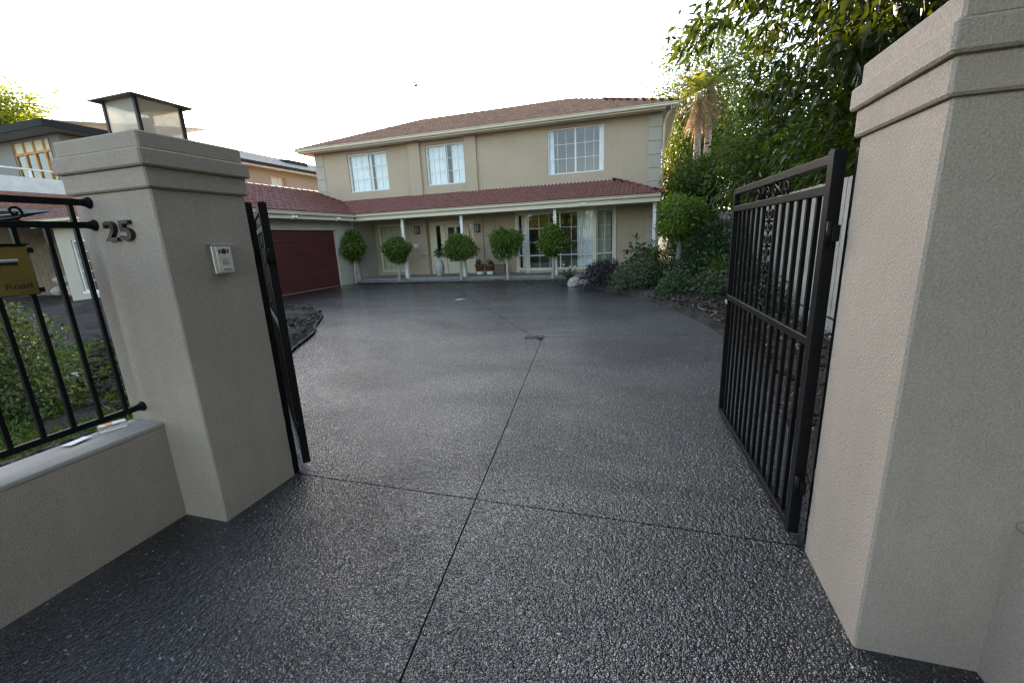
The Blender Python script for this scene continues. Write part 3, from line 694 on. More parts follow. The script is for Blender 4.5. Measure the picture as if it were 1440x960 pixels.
part('door_handle', 'blackmatte', dr, (-8.63, -8.585, EY-.02, EY+.038, 1.02, 1.35), bevel=.006)
b = MB(); b.tube([(-8.16+.13*math.cos(a*PI/10), EY+.0, 1.72+.13*math.sin(a*PI/10)) for a in range(21)], .04, 8)
prop(b.build('wreath', 'lf_shrub', None, (-8.16, EY, 1.72)), 'dark green wreath hanging on the front door', 'wreath')
# plaque, mail slot, arched niche
part('plaque', 'white', H, (-10.16, -9.92, 17.915, 17.93, 1.40, 1.56)); part('mail_slot', 'blackmatte', H, (-9.78, -9.56, 17.915, 17.93, .985, 1.015))
ar = [(-13.2, 1.25), (-12.56, 1.25)]+[(-12.88+.32*math.cos(t*PI/12), 2.05+.32*math.sin(t*PI/12)) for t in range(13)]
arM = Matrix(((1, 0, 0, 0), (0, 0, -1, 18.0), (0, 1, 0, 0), (0, 0, 0, 1)))
arch = MB().prism(ar, .002, .02, arM).build('arched_niche', mat('niche_brown', (.10, .07, .05), .8, .3, 8), H)
ar2 = [(-12.88+.35*math.cos(t*PI/14), 2.05+.35*math.sin(t*PI/14)) for t in range(15)]
MB().tube([arM @ Vector((-12.53, 1.25, .02))]+[arM @ Vector((p[0], p[1], .02)) for p in ar2]+[arM @ Vector((-13.23, 1.25, .02))], .025, 6).build('arch_moulding', 'house2', arch)
for k in range(4): MB().box(-13.18+k*.19, -13.165+k*.19, 17.965, 17.978, 1.26, 2.2+.1*(k in (1, 2))).build('iron_bar', 'blackmatte', arch)
# wall lamps (part of the house front)
for x, z in ((-9.86, 2.06), (-6.94, 2.0)):
    lo_ = part('wall_lamp', 'blackmatte', H, (x-.10, x+.10, 17.76, 17.93, z+.24, z+.27), (x-.09, x+.09, 17.77, 17.92, z-.06, z-.03), *[(x+sx*.085-.01, x+sx*.085+.01, yy, yy+.02, z-.03, z+.24) for sx in (-1, 1) for yy in (17.77, 17.9)], (x-.012, x+.012, 17.77, 17.78, z-.03, z+.24))
    part('lamp_glass', 'frost', lo_, (x-.075, x+.075, 17.785, 17.9, z-.03, z+.24))

# bay window
BP = [(-5.2, 18.0), (-4.66, 17.6), (-1.86, 17.6), (-1.12, 18.0)]
bayM = []
for i in range(3):
    a_, c_ = Vector((*BP[i], 0)), Vector((*BP[i+1], 0)); x = (c_-a_).normalized(); L_ = (c_-a_).length; y = Vector((-x.y, x.x, 0))
    M = frame(a_+Vector((0, 0, .26)), x, y); bayM.append((M, L_))
    rows = [.06, .56, 1.10, 1.65, 2.22]
    s, c0 = ((1, 2), (2, 3), (1, 2))[i]
    MB().box(0, L_, -.01, .1, -.1, 0, M).build('bay_plinth', 'house2', H)
    MB().box(-.02, L_+.02, -.04, .08, -.0, .045, M).build('bay_sill', 'cream', H)
    M2 = frame(a_+x*.05+Vector((0, 0, .305)), x, y)
    window(M2, L_-.1, 2.26, s, c0, 4, m='white', fr=.05, mull=.05, rowz=[.05, .56, 1.10, 1.65, 2.21], sill=False, name='bay_window')
    MB().box(.055, L_-.055, -.005, .05, .52+.305-.26+.02, .57+.305-.26+.02, M).build('bay_rail', 'white', H)
    MB().box(0, L_, -.02, .1, 2.305, 2.5, M).build('bay_head', 'cream', H)
for p in BP:
    part('bay_post', 'cream', H, (p[0]-.05, p[0]+.05, p[1]-.05, p[1]+.06, .16, 2.76))
b = MB(); b.prism(BP, .12, .17); b.build('bay_floor', 'room', H)
curtain(bayM[0][0], .08, bayM[0][1]-.08, .1, 2.3, y=.22)
curtain(bayM[1][0], bayM[1][1]-.75, bayM[1][1]-.06, .1, 2.3, y=.25)
curtain(bayM[2][0], .08, bayM[2][1]-.08, .1, 2.3, 'curtain2', y=.25)

# veranda: floor, posts, beam, ceiling, gutter
part('porch_floor', 'porch', H, (-11.95, .62, 16.32, 18.0, -.1, .16), bevel=.01)
part('porch_step', 'porch', H, (-9.6, -6.6, 16.05, 16.32, -.1, .085), bevel=.01)
for x, zb in ((-12.22, -.05), (-9.70, .16), (-7.02, .16), (-3.22, .16), (.33, .16)):
    p = MB().lathe([(.078, zb), (.078, 2.60)], 4, (x, 16.38, 0), smooth=False).build('veranda_post', 'white', H)
    MB().lathe([(.10, zb), (.10, zb+.3), (.082, zb+.34)], 4, (x, 16.38, 0), smooth=False).build('post_base', 'white', p)
    MB().lathe([(.082, 2.27), (.10, 2.285), (.10, 2.32), (.082, 2.335)], 4, (x, 16.38, 0), smooth=False).build('post_collar', 'white', p)
part('veranda_beam', 'cream', H, (-12.3, .45, 16.30, 16.46, 2.60, 2.78), bevel=.004)
part('veranda_end_beam', 'cream', H, (.29, .45, 16.46, 18.0, 2.60, 2.78))
part('veranda_ceiling', 'soffit', H, (-12.2, .29, 16.46, 18.0, 2.70, 2.74))
part('fascia', 'cream', H, (-11.9, .50, 16.08, 16.11, 2.62, 2.80))
part('beam_soffit', 'soffit', H, (-11.9, .45, 16.11, 16.30, 2.70, 2.72))
def gutter(a, c, zt, side, name='gutter', m='cream'):
    a, c = Vector((*a, 0)), Vector((*c, 0)); t = (c-a).normalized(); n = Vector((t.y, -t.x, 0))*side
    pr = [(0, 0), (.0, -.105), (.075, -.115), (.10, -.085), (.095, -.055), (.12, -.02), (.125, .0), (.115, .0), (.085, -.05), (.09, -.08), (.07, -.1), (.01, -.095)]
    vs = [p+n*x+Vector((0, 0, zt+z)) for p in (a, c) for x, z in pr]; k = len(pr)
    return MB().add(vs, [(i, (i+1) % k, k+(i+1) % k, k+i) for i in range(k)]+[tuple(range(k)), tuple(range(2*k-1, k-1, -1))]).build(name, m, H)
gutter((-11.75, 16.08), (.52, 16.08), 2.885, 1); gutter((.50, 16.08), (.50, 18.0), 2.885, 1)
part('lamp_box', 'white', H, (-2.22, -2.02, 16.04, 16.075, 2.66, 2.74))

# ------------------------------------------------------------------ roofs: underlay + tiles
TILES = []
tw, te = .30, .33
def tile_mesh():
    n = 8; vs = []; f = []
    for yy, lift in ((0.0, .055), (.375, .0)):
        for i in range(n+1):
            x = tw*i/n; vs.append((x, yy, lift+.016+.022*math.cos(4*PI*i/n)))
    for i in range(n+1): vs.append((tw*i/n, .0, .004))
    for i in range(n): f.append((i, i+1, n+1+i+1, n+1+i)); f.append((2*n+2+i, 2*n+2+i+1, i+1, i))
    return vs, f
TV, TF = tile_mesh()
def roof_plane(e0, e1, up_, poly, m, parent, tiles=True, edge=.06):
    e0, e1 = Vector(e0), Vector(e1); u = (e1-e0).normalized(); v = Vector(up_).normalized(); n = u.cross(v).normalized()
    P = [e0+u*a+v*b_ for a, b_ in poly]
    th = Vector((0, 0, -.05))
    k = len(P); B = MB(); B.add(P+[p+th for p in P], [tuple(range(k)), tuple(range(2*k-1, k-1, -1))]+[(i, k+i, k+(i+1) % k, (i+1) % k) for i in range(k)])
    B.build('roof_underlay', m, parent)
    if not tiles: return
    us = [p[0] for p in poly]; vs_ = [p[1] for p in poly]
    r_ = 0; vv = -edge
    while vv < max(vs_)-.1:
        uu = min(us)-.0
        while uu < max(us):
            if inpoly(uu+tw/2, max(vv+te*.5, .02), poly):
                jit = random.uniform(-.006, .006)
                o = e0+u*uu+v*vv+n*(.004+abs(jit))
                Mx = Matrix(((u.x, v.x, n.x, o.x), (u.y, v.y, n.y, o.y), (u.z, v.z, n.z, o.z), (0, 0, 0, 1))) @ Matrix.Rotation(random.uniform(-.012, .012), 4, 'Z') @ Matrix.Rotation(random.uniform(-.01, .014), 4, 'X')
                c = Mx @ Vector((tw/2, .18, .03)); dd = (c-Vector((0, 0, 1.6))); 
                TILES.append((dd.length-(100 if n.dot(-dd) > 0 and m == 'tile' else 0), Mx, m, parent))
            uu += tw
        vv += te; r_ += 1
random.seed(11)
def slope_poly(pts, e0, u, v):
    e0, u, v = Vector(e0), Vector(u).normalized(), Vector(v).normalized(); return [((Vector(p)-e0).dot(u), (Vector(p)-e0).dot(v)) for p in pts]
def roof_face(pts, m, parent, tiles=True):
    """pts: eave left, eave right (seen from outside), then round the top"""
    e0, e1 = Vector(pts[0]), Vector(pts[1]); u = (e1-e0).normalized(); n = u.cross(Vector(pts[2])-e1).normalized(); v = n.cross(u)
    roof_plane(e0, e1, v, slope_poly(pts, e0, u, v), m, parent, tiles)
def ridge(a, c, parent, m, r_=.105):
    a, c = Vector(a), Vector(c); L_ = (c-a).length; t = (c-a).normalized(); n = int(L_/.36); s = L_/n
    x = t.cross(Vector((0, 0, 1))).normalized(); z = x.cross(t)
    if ('cap', m) not in PANE:
        vs = []; f = []
        for j, (yy, rr) in enumerate(((0, 1.12), (.06, 1.12), (.07, 1.0), (.42, .93))):
            for i in range(7):
                an = PI*i/6; vs.append((rr*r_*math.cos(an), yy, rr*r_*math.sin(an)*.8))
        for j in range(3):
            for i in range(6): f.append((j*7+i, j*7+i+1, (j+1)*7+i+1, (j+1)*7+i))
        f.append((0, 1, 2, 3, 4, 5, 6)); me = bpy.data.meshes.new('ridge_tile'); me.from_pydata(vs, [], f); me.polygons.foreach_set('use_smooth', [True]*len(f)); me.materials.append(MT[m]); PANE[('cap', m)] = me
    o_ = ORG[parent.name]
    for i in range(n):
        p = a+t*(s*i)-o_+Vector((0, 0, .0))
        ob = bpy.data.objects.new('ridge_tile', PANE[('cap', m)]); COL.objects.link(ob); ob.parent = parent
        ob.matrix_local = Matrix(((x.x, t.x, z.x, p.x), (x.y, t.y, z.y, p.y), (x.z, t.z, z.z, p.z), (0, 0, 0, 1)))

def roof_part(name, m):
    o = MB().box(-.01, .01, -.01, .01, -.01, .01)   # tiny core at the roof's middle, hidden under the tiles
    return o
# upper roof
EZ, RZ = 5.985, 7.70
ex0, ex1, ey0, ey1 = -15.47, .96, 17.42, 26.0; rx0, rx1, ry = ex0+4.29, ex1-4.29, 21.71
UR = part('upper_roof', 'soffit', H, (ex0+.05, ex1-.05, ey0+.08, 17.995, 5.862, 5.90), (X1+.005, ex1-.05, 18.0, ey1-.1, 5.862, 5.90), (ex0+.05, X0-.005, 18.0, ey1-.1, 5.862, 5.90))
roof_face([(ex0, ey0, EZ), (ex1, ey0, EZ), (rx1, ry, RZ), (rx0, ry, RZ)], 'tile2', UR)
roof_face([(ex1, ey0, EZ), (ex1, ey1, EZ), (rx1, ry, RZ)], 'tile2', UR)
roof_face([(ex0, ey1, EZ), (ex0, ey0, EZ), (rx0, ry, RZ)], 'tile2', UR, False)
roof_face([(ex1, ey1, EZ), (ex0, ey1, EZ), (rx0, ry, RZ), (rx1, ry, RZ)], 'tile2', UR, False)
ridge((rx0, ry, RZ), (rx1, ry, RZ+.0), UR, 'tile2'); ridge((ex0, ey0, EZ), (rx0, ry, RZ), UR, 'tile2'); ridge((ex1, ey0, EZ), (rx1, ry, RZ), UR, 'tile2')
part('fascia', 'cream', H, (ex0+.02, ex1-.02, ey0+.02, ey0+.05, 5.84, 5.97)); part('fascia', 'cream', H, (ex1-.05, ex1-.02, ey0+.05, ey1, 5.84, 5.97)); part('fascia', 'cream', H, (ex0+.02, ex0+.05, ey0+.05, ey1, 5.84, 5.97))
gutter((ex0-.06, ey0+.02), (ex1+.06, ey0+.02), 6.0, 1); gutter((ex1-.02, ey0), (ex1-.02, ey1), 6.0, 1)
# veranda roof
VR = part('veranda_roof', 'soffit', H, (-12, .4, 16.12, 17.9, 2.79, 2.80))
va, vb = (-11.85, 16.0, 2.90), (.56, 16.0, 2.90)
roof_face([va, vb, (-1.15, 18.0, 3.62), (-13.80, 18.0, 3.62)], 'tile', VR)
roof_face([vb, (.56, 18.0, 2.90), (-1.15, 18.0, 3.62)], 'tile', VR)
ridge(vb, (-1.15, 18.0, 3.64), VR, 'tile')
# garage
GM_ = frame((-12.2, 9.6, 0), (0, 1, 0), (-1, 0, 0))
wall('garage_wall', 'house2', GM_, 8.4, 2.72, .25, [(.7, 5.62, 0, 2.25)], z0=-.1)
GF = frame((-18.85, 9.6, 0), (1, 0, 0), (0, 1, 0))
wall('garage_wall', 'house2', GF, 6.40, 2.72, .25, [(.72, 1.62, .5, 2.2)], z0=-.1)
part('garage_wall', 'house2', H, (-18.85, -18.6, 9.85, 18, -.1, 2.72)); part('garage_wall', 'house2', H, (-18.6, X0, 17.7, 17.95, -.1, 2.72))
part('garage_ceiling', 'room', H, (-18.6, -12.45, 9.85, 17.7, 2.66, 2.72))
window(frame((-18.13, 9.66, .5), (1, 0, 0), (0, 1, 0)), .9, 1.7, 1, 2, 5, m='white', name='garage_window')
gd = part('garage_door', 'maroon', H, (-12.33, -12.30, 10.3, 15.22, .0, 2.25))
for i in range(5):
    B = MB(); z0_ = .012+i*.447; B.box(-12.30, -12.285, 10.3, 15.22, z0_, z0_+.437)
    for k in range(4): B.box(-12.285, -12.276, 10.32, 15.20, z0_+.018+k*.105, z0_+.018+k*.105+.086)
    B.build('door_panel', 'maroon', gd, bevel=.003)
part('garage_door_lintel', 'house2', H, (-12.2, -12.18, 10.2, 15.35, 2.26, 2.34))
GR = part('garage_roof', 'soffit', H, (-12.2, -11.78, 9.2, 16.0, 2.725, 2.74), (-18.9, -12.2, 9.2, 9.6, 2.725, 2.74))
gx0, gx1, gy0, gx, gz, ge = -19.2, -11.72, 9.1, -15.46, 4.22, 2.87
roof_face([(gx1, gy0, ge), (gx1, 16.0, ge), (-13.75, 17.97, 3.61), (-15.05, 17.97, 4.07), (-15.05, 20, 4.07), (gx, 20, gz), (gx, gy0+3.74, gz)], 'tile', GR)
roof_face([(gx0, gy0, ge), (gx1, gy0, ge), (gx, gy0+3.74, gz)], 'tile', GR)
roof_face([(gx0, 20, ge), (gx0, gy0, ge), (gx, gy0+3.74, gz), (gx, 20, gz)], 'tile', GR, False)
ridge((gx, gy0+3.74, gz), (gx, 20, gz), GR, 'tile'); ridge((gx1, gy0, ge), (gx, gy0+3.74, gz), GR, 'tile'); ridge((gx0, gy0, ge), (gx, gy0+3.74, gz), GR, 'tile')
part('fascia', 'cream', H, (-11.80, -11.77, 9.2, 16.0, 2.62, 2.84)); part('fascia', 'cream', H, (-19.1, -11.8, 9.17, 9.2, 2.62, 2.84))
gutter((-11.77, 9.1), (-11.77, 16.06), 2.87, 1); gutter((-19.15, 9.17), (-11.7, 9.17), 2.87, 1)
for y in (12.55, 14.85):
    fl = MB().box(-11.76, -11.70, y-.05, y+.05, 2.60, 2.68).build('flood_light', 'white', H)
    for s in (-1, 1): MB().lathe([(.02, 0), (.05, .04), (.055, .10)], 10, M=Matrix.Translation((-11.69, y+s*.07, 2.63)) @ Matrix.Rotation(R(60), 4, 'Y')).build('lamp_head', 'white', fl)
# downpipe at the right corner
MB().tube([(.78, 17.40, 5.88), (.76, 17.5, 5.72), (.62, 17.86, 5.50), (.60, 17.92, 5.38), (.60, 17.92, 2.9)], .042, 8).build('downpipe', 'cream', H)
part('flood_light', 'blackmatte', H, (.62, .78, 17.30, 17.40, 5.74, 5.86)); part('flood_light', 'blackmatte', H, (.3, .38, 17.95, 17.97, 1.5, 1.66))
# tiles: the 300 nearest one by one, the rest joined
TILES.sort(key=lambda t: t[0]); tme = {}
for m in ('tile', 'tile2'):
    me = bpy.data.meshes.new('roof_tile'); me.from_pydata(TV, [], TF); me.polygons.foreach_set('use_smooth', [True]*len(TF)); me.materials.append(MT[m]); tme[m] = me
rest = {}
for i, (d, Mx, m, par) in enumerate(TILES):
    if i < 300:
        ob = bpy.data.objects.new('roof_tile', tme[m]); COL.objects.link(ob); ob.parent = par; ob.matrix_local = Matrix.Translation(-ORG[par.name]) @ Mx
    else: rest.setdefault((m, par.name), []).append(Mx)
tv = np.array(TV, np.float32); tt = []
for f in TF: tt += [(f[0], f[1], f[2]), (f[0], f[2], f[3])]
tt = np.array(tt, np.int32)
for (m, pn), Ms in rest.items():
    par = bpy.data.objects[pn]; o_ = np.array(ORG[pn])
    A = np.array([np.array(q) for q in Ms]); V = np.einsum('nij,kj->nki', A[:, :3, :3], tv)+A[:, None, :3, 3]-o_
    T = (tt[None]+(np.arange(len(Ms))*len(tv))[:, None, None]).reshape(-1, 3)
    ob = link('tile_courses', tri_mesh('tile_courses', V.reshape(-1, 3), T, True), m, par); ob['kind'] = 'stuff'

# things on the porch
b = MB(); ur = thing('tall_urn', (-8.35, 16.75, .16), 'tall grey urn with a leafy plant beside the front door', 'urn')
MB().lathe([(.12, .16), (.15, .2), (.20, .4), (.215, .58), (.18, .74), (.145, .80), (.165, .85), (.14, .85), (.10, .8)], 18, (-8.35, 16.75, 0)).build('urn_body', 'urn', ur)
for px, lab in ((-6.72, 'round terracotta tub nearer the door with dark plant'), (-6.26, 'round terracotta tub right of its twin beside a standard tree')):
    t = thing('terracotta_tub', (px, 17.3, .16), lab, 'planter', 'terracotta tubs on the porch')
    MB().lathe([(.14, .16), (.15, .18), (.165, .30)], 18, (px, 17.3, 0)).build('painted_foot', 'white', t)
    MB().lathe([(.166, .30), (.20, .52), (.225, .52), (.225, .58), (.20, .58), (.18, .5)], 18, (px, 17.3, 0)).build('tub', 'terra', t)
bo = thing('garden_boots', (-5.82, 17.5, .16), 'brown timber box standing on the porch behind a standard tree', 'box')
part('panel', 'palingbrown', bo, (-6.0, -5.62, 17.35, 17.37, .16, .55), (-6.0, -5.62, 17.63, 17.65, .16, .55), (-6.0, -5.98, 17.37, 17.63, .16, .55), (-5.64, -5.62, 17.37, 17.63, .16, .55)); bo.name = 'timber_box'
ORG['timber_box'] = ORG['garden_boots']

# ------------------------------------------------------------------ neighbouring house on the left
N = thing('neighbour_house', (-27, 16, 0), 'grey neighbouring house with dark eaves and honey timber windows beyond the fence', 'house')
wall('front_wall', 'greywall', frame((-36, 13.4, 0), (1, 0, 0), (0, 1, 0)), 11.8, 6.86, .3, [(8.55, 11.1, 4.3, 6.75)], parent=N)
part('side_wall', 'greywall', N, (-24.5, -24.2, 13.7, 18, 0, 6.86))
part('room', 'blackmatte', N, (-36, -24.5, 15.0, 15.1, 0, 6.86))  # black sheet stands in for the unlit room behind the window
EV = MB(); EV.box(-37, -23.3, 12.5, 20, 6.90, 6.96); EV.build('soffit', 'greywall', N)
part('eave_fascia', 'darkroof', N, (-37, -23.3, 12.44, 12.5, 6.86, 7.14), (-23.3, -23.24, 12.44, 20, 6.86, 7.14))
roof_plane((-37, 12.45, 7.1), (-23.25, 12.45, 7.1), (0, 1, .16), [(0, 0), (13.7, 0), (13.7, 7.5), (0, 7.5)], 'metalroof', N, False)
for i, x in enumerate((-27.45, -26.75, -26.05, -25.35, -24.9)):
    part('timber_mullion', 'timber', N, (x-.05, x+.05, 13.40, 13.50, 4.3, 6.75))
part('timber_transom', 'timber', N, (-27.4, -24.95, 13.41, 13.49, 6.22, 6.32))
for i, x in enumerate((-27.40, -26.70, -26.0, -25.3)):
    part('pane', 'glass', N, (x, x+.6, 13.45, 13.456, 4.3, 6.22)); part('transom_panel', 'cream', N, (x, x+.6, 13.45, 13.47, 6.32, 6.75))
for y in (7.0, 8.2, 9.4, 10.6, 11.8, 13.0): part('rail_post', 'white', N, (-23.63, -23.57, y, y+.06, 4.85, 5.12))
part('balcony_parapet', 'lead', N, (-23.7, -23.5, 6.0, 13.35, 4.25, 4.83)); part('balcony_rail', 'white', N, (-23.64, -23.56, 6.0, 13.3, 5.12, 5.18)); part('balcony_floor', 'greywall', N, (-36, -23.7, 6.0, 13.35, 4.25, 4.4))
bw = part('brick_wall', 'greywall', N, (-23.68, -23.52, 6.0, 13.35, 3.5, 4.245))
bme = bpy.data.meshes.new('brick'); bme.from_pydata([(x, y, z) for z in (0, .076) for x, y in ((0, 0), (.02, 0), (.02, .235), (0, .235))], [], [(3, 2, 1, 0), (4, 5, 6, 7), (0, 1, 5, 4), (1, 2, 6, 5), (2, 3, 7, 6), (3, 0, 4, 7)]); bme.materials.append(MT['brick'])
for r_ in range(7):
    for k in range(29):
        o = bpy.data.objects.new('brick', bme); COL.objects.link(o); o.parent = bw; o.location = Vector((-23.52, 6.2+k*.246+(.12 if r_ % 2 else 0), 3.62+r_*.088))-ORG['neighbour_house']
# carport with ribbed sheet roof
C = thing('carport', (-26, 11, 0), 'dark open carport with blue grey ribbed roof behind the front fence', 'carport')
B = MB()
for i in range(40):
    x = -30+i*.22; B.add([(x, 8.3, 2.95), (x+.06, 8.3, 2.99), (x+.16, 8.3, 2.99), (x+.22, 8.3, 2.95), (x, 13.2, 3.75), (x+.06, 13.2, 3.79), (x+.16, 13.2, 3.79), (x+.22, 13.2, 3.75)], [(0, 1, 5, 4), (1, 2, 6, 5), (2, 3, 7, 6)])
B.build('ribbed_roof', 'slate', C); part('fascia', 'darkroof', C, (-30, -21.2, 8.22, 8.29, 2.78, 2.98))
for x in (-29.5, -25.6, -21.4): part('post', 'greywall', C, (x-.07, x+.07, 8.35, 8.49, -.1, 2.8))
part('back_wall', 'palingbrown', C, (-30, -24, 13.0, 13.1, -.1, 3.5))
# rear wing of the neighbouring house, beyond the garage
Wg = thing('rear_wing_house', (-24, 23, 0), 'pinkish upper storey with long grey metal roof behind the garage', 'house')
wall('wall', 'pinkwall', frame((-21.6, 18.2, 0), (0, 1, 0), (-1, 0, 0)), 11, 6.25, .3, [(3.7, 4.85, 4.7, 5.95)], parent=Wg)
part('end_wall', 'pinkwall', Wg, (-27, -21.6, 17.9, 18.2, 0, 6.25))
window(frame((-21.68, 21.9, 4.7), (0, 1, 0), (-1, 0, 0)), 1.15, 1.25, 1, 2, 1, parent=Wg, m='timber')
part('blind', 'curtain2', Wg, (-21.95, -21.93, 21.9, 23.05, 4.7, 5.95)); part('room', 'blackmatte', Wg, (-23.2, -23.1, 18.3, 29, 0, 6.2))  # the black room board paints the interior dark
part('soffit', 'lead', Wg, (-27.4, -20.95, 16.5, 30, 6.26, 6.30)); part('gutter', 'darkroof', Wg, (-20.97, -20.85, 16.4, 30, 6.30, 6.46)); part('fascia', 'lead', Wg, (-20.995, -20.975, 16.45, 30, 6.22, 6.45))
B = MB()
for i in range(34):
    y = 16.4+i*.4; B.add([(-20.9, y, 6.44), (-20.9, y+.4, 6.44), (-24, y+.4, 7.62), (-24, y, 7.62)], [(0, 1, 2, 3)])
    B.bar((-20.9, y, 6.455), (-24, y, 7.635), .03, .03)
B.add([(-24, 16.4, 7.62), (-24, 30, 7.62), (-27.4, 30, 6.4), (-27.4, 16.4, 6.4)], [(0, 1, 2, 3)]); B.add([(-27.4, 16.4, 6.4), (-20.9, 16.4, 6.44), (-24, 16.4, 7.62)], [(0, 1, 2)])
B.build('metal_roof', 'metalroof', Wg)
part('roof_vent', 'darkroof', Wg, (-23.1, -22.5, 24.3, 26.2, 7.05, 7.30))
MB().tube([(-21.62, 18.35, 6.3), (-21.45, 18.4, 6.0), (-21.45, 18.4, 3)], .05, 8).build('downpipe', 'darkroof', Wg)
an = thing('tv_antenna', (-24, 17.9, 7.6), 'thin television antenna on the metal roof beside the lantern', 'antenna')
MB().tube([(-24, 17.9, 7.6), (-24, 17.9, 9.2)], .015, 6).build('mast', 'steel2', an)
MB().tube([(-24.3, 17.5, 9.2), (-23.7, 18.7, 9.05)], .012, 6).build('boom', 'steel2', an)
for k in range(6): 
    t_ = k/5; c = Vector((-24.3, 17.5, 9.2)).lerp(Vector((-23.7, 18.7, 9.05)), t_); MB().tube([c+Vector((-.25, .12, -.02)), c+Vector((.25, -.12, .02))], .008, 5).build('rod', 'steel2', an)
an2 = MB().tube([(-24, 19.2, 7.6), (-24, 19.2, 8.7)], .012, 6).build('roof_mast', 'steel2', None, (-24, 19.2, 7.6)); prop(an2, 'thin upright mast on the metal roof right of the lantern', 'mast')

# ------------------------------------------------------------------ paling fences
def paling_fence(p0, p1, top, z0, m, label, wd=.105, plinth=None, seed=1, lean=.004):
    p0, p1 = Vector(p0), Vector(p1); t = (p1-p0).normalized(); n = Vector((-t.y, t.x, 0)); L_ = (p1-p0).length
    f = thing('paling_fence', p0, label, 'fence'); rnd = random.Random(seed)
    mes = []
    for k in range(4):
        dz = rnd.uniform(-.02, .02); me = bpy.data.meshes.new('paling')
        h_ = top-z0+dz; w_ = wd*.93; me.from_pydata([(x, y, z) for z in (0, h_) for x, y in ((0, 0), (w_, 0), (w_, .016), (0, .016))], [], [(3, 2, 1, 0), (4, 5, 6, 7), (0, 1, 5, 4), (1, 2, 6, 5), (2, 3, 7, 6), (3, 0, 4, 7)]); me.materials.append(MT[m]); mes.append(me)
    k = 0
    while k*wd < L_:
        o = bpy.data.objects.new('paling', mes[rnd.randrange(4)]); COL.objects.link(o); o.parent = f
        o.matrix_local = Matrix.Translation(t*(k*wd)+n*(.0 if k % 2 else .006)+Vector((0, 0, z0))) @ Matrix(((t.x, n.x, 0, 0), (t.y, n.y, 0, 0), (0, 0, 1, 0), (0, 0, 0, 1))) @ Matrix.Rotation(rnd.uniform(-lean, lean), 4, 'Y'); k += 1
    for z in (z0+.3, top-.35): MB().bar(p0+n*.045+Vector((0, 0, z)), p1+n*.045+Vector((0, 0, z)), .045, .07).build('rail', m, f)
    if plinth:
        MB().bar(p0+Vector((0, 0, plinth/2-.1))-n*.0, p1+Vector((0, 0, plinth/2-.1)), .05, plinth+.15).build('plinth', 'concrete', f)
    return f
paling_fence((2.55, 20, 0), (2.55, 2.0, 0), 2.2, .32, 'paling', 'weathered grey paling fence seen through the bars of the open gate', plinth=.3, seed=4)
paling_fence((-29, 11.9, 0), (-19.3, 11.9, 0), 2.3, .05, 'palingbrown', 'brown paling fence beside the carport behind the letterbox', wd=.14, seed=6)
rnd = random.Random(8)
def rock(name, c, r_, m, label, group=None, sq=.7, seed=0):
    bm = bmesh.new(); bmesh.ops.create_icosphere(bm, subdivisions=2, radius=1); q = random.Random(seed)
    ph = [q.uniform(0, 6) for _ in range(6)]
    for v in bm.verts:
        d = 1+.16*math.sin(v.co.x*3+ph[0])+.14*math.sin(v.co.y*4+ph[1])+.12*math.sin(v.co.z*5+ph[2])+q.uniform(-.05, .05)
        v.co = Vector((v.co.x*d*r_*q.uniform(.98, 1.02), v.co.y*d*r_*.85, v.co.z*d*r_*sq))
    me = bpy.data.meshes.new(name); bm.to_mesh(me); bm.free()
    o = link(name, me, m, None, c); o.rotation_euler = (0, 0, ph[3]); return prop(o, label, 'rock', group)
for i, (dx, dz, r_, lb_) in enumerate(((0, .35, .28, 'lower left pale stone of the pair stacked by the brown fence'), (.55, .35, .27, 'lower right pale stone of the pair stacked by the brown fence'), (.1, .8, .22, 'upper pale stone on the little stack by the brown fence'), (.62, .78, .2, 'topmost right pale stone of the little stack by the brown fence'))):
    rock('stone', (-22.6+dx, 11.2, dz), r_, 'stone', lb_, 'pale stones by the brown fence', .9, i)
rock('rock', (-2.15, 14.05, .1), .26, 'stone', 'pale rounded boulder at the driveway edge below the white flower', 'boulders in the bed', .6, 21)
rock('rock', (-1.68, 13.75, .1), .30, 'stone', 'brownish boulder tucked beneath the purple shrub', 'boulders in the bed', .6, 22)
rock('rock', (-7.0, 3.35, .10), .13, 'concrete', 'grey stone lying on the grass behind the front fence', None, .7, 24)
rock('rock', (1.62, 5.15, .1), .05, 'paper', 'small white chip lying on the soil behind the gate bars', None, .5, 25)

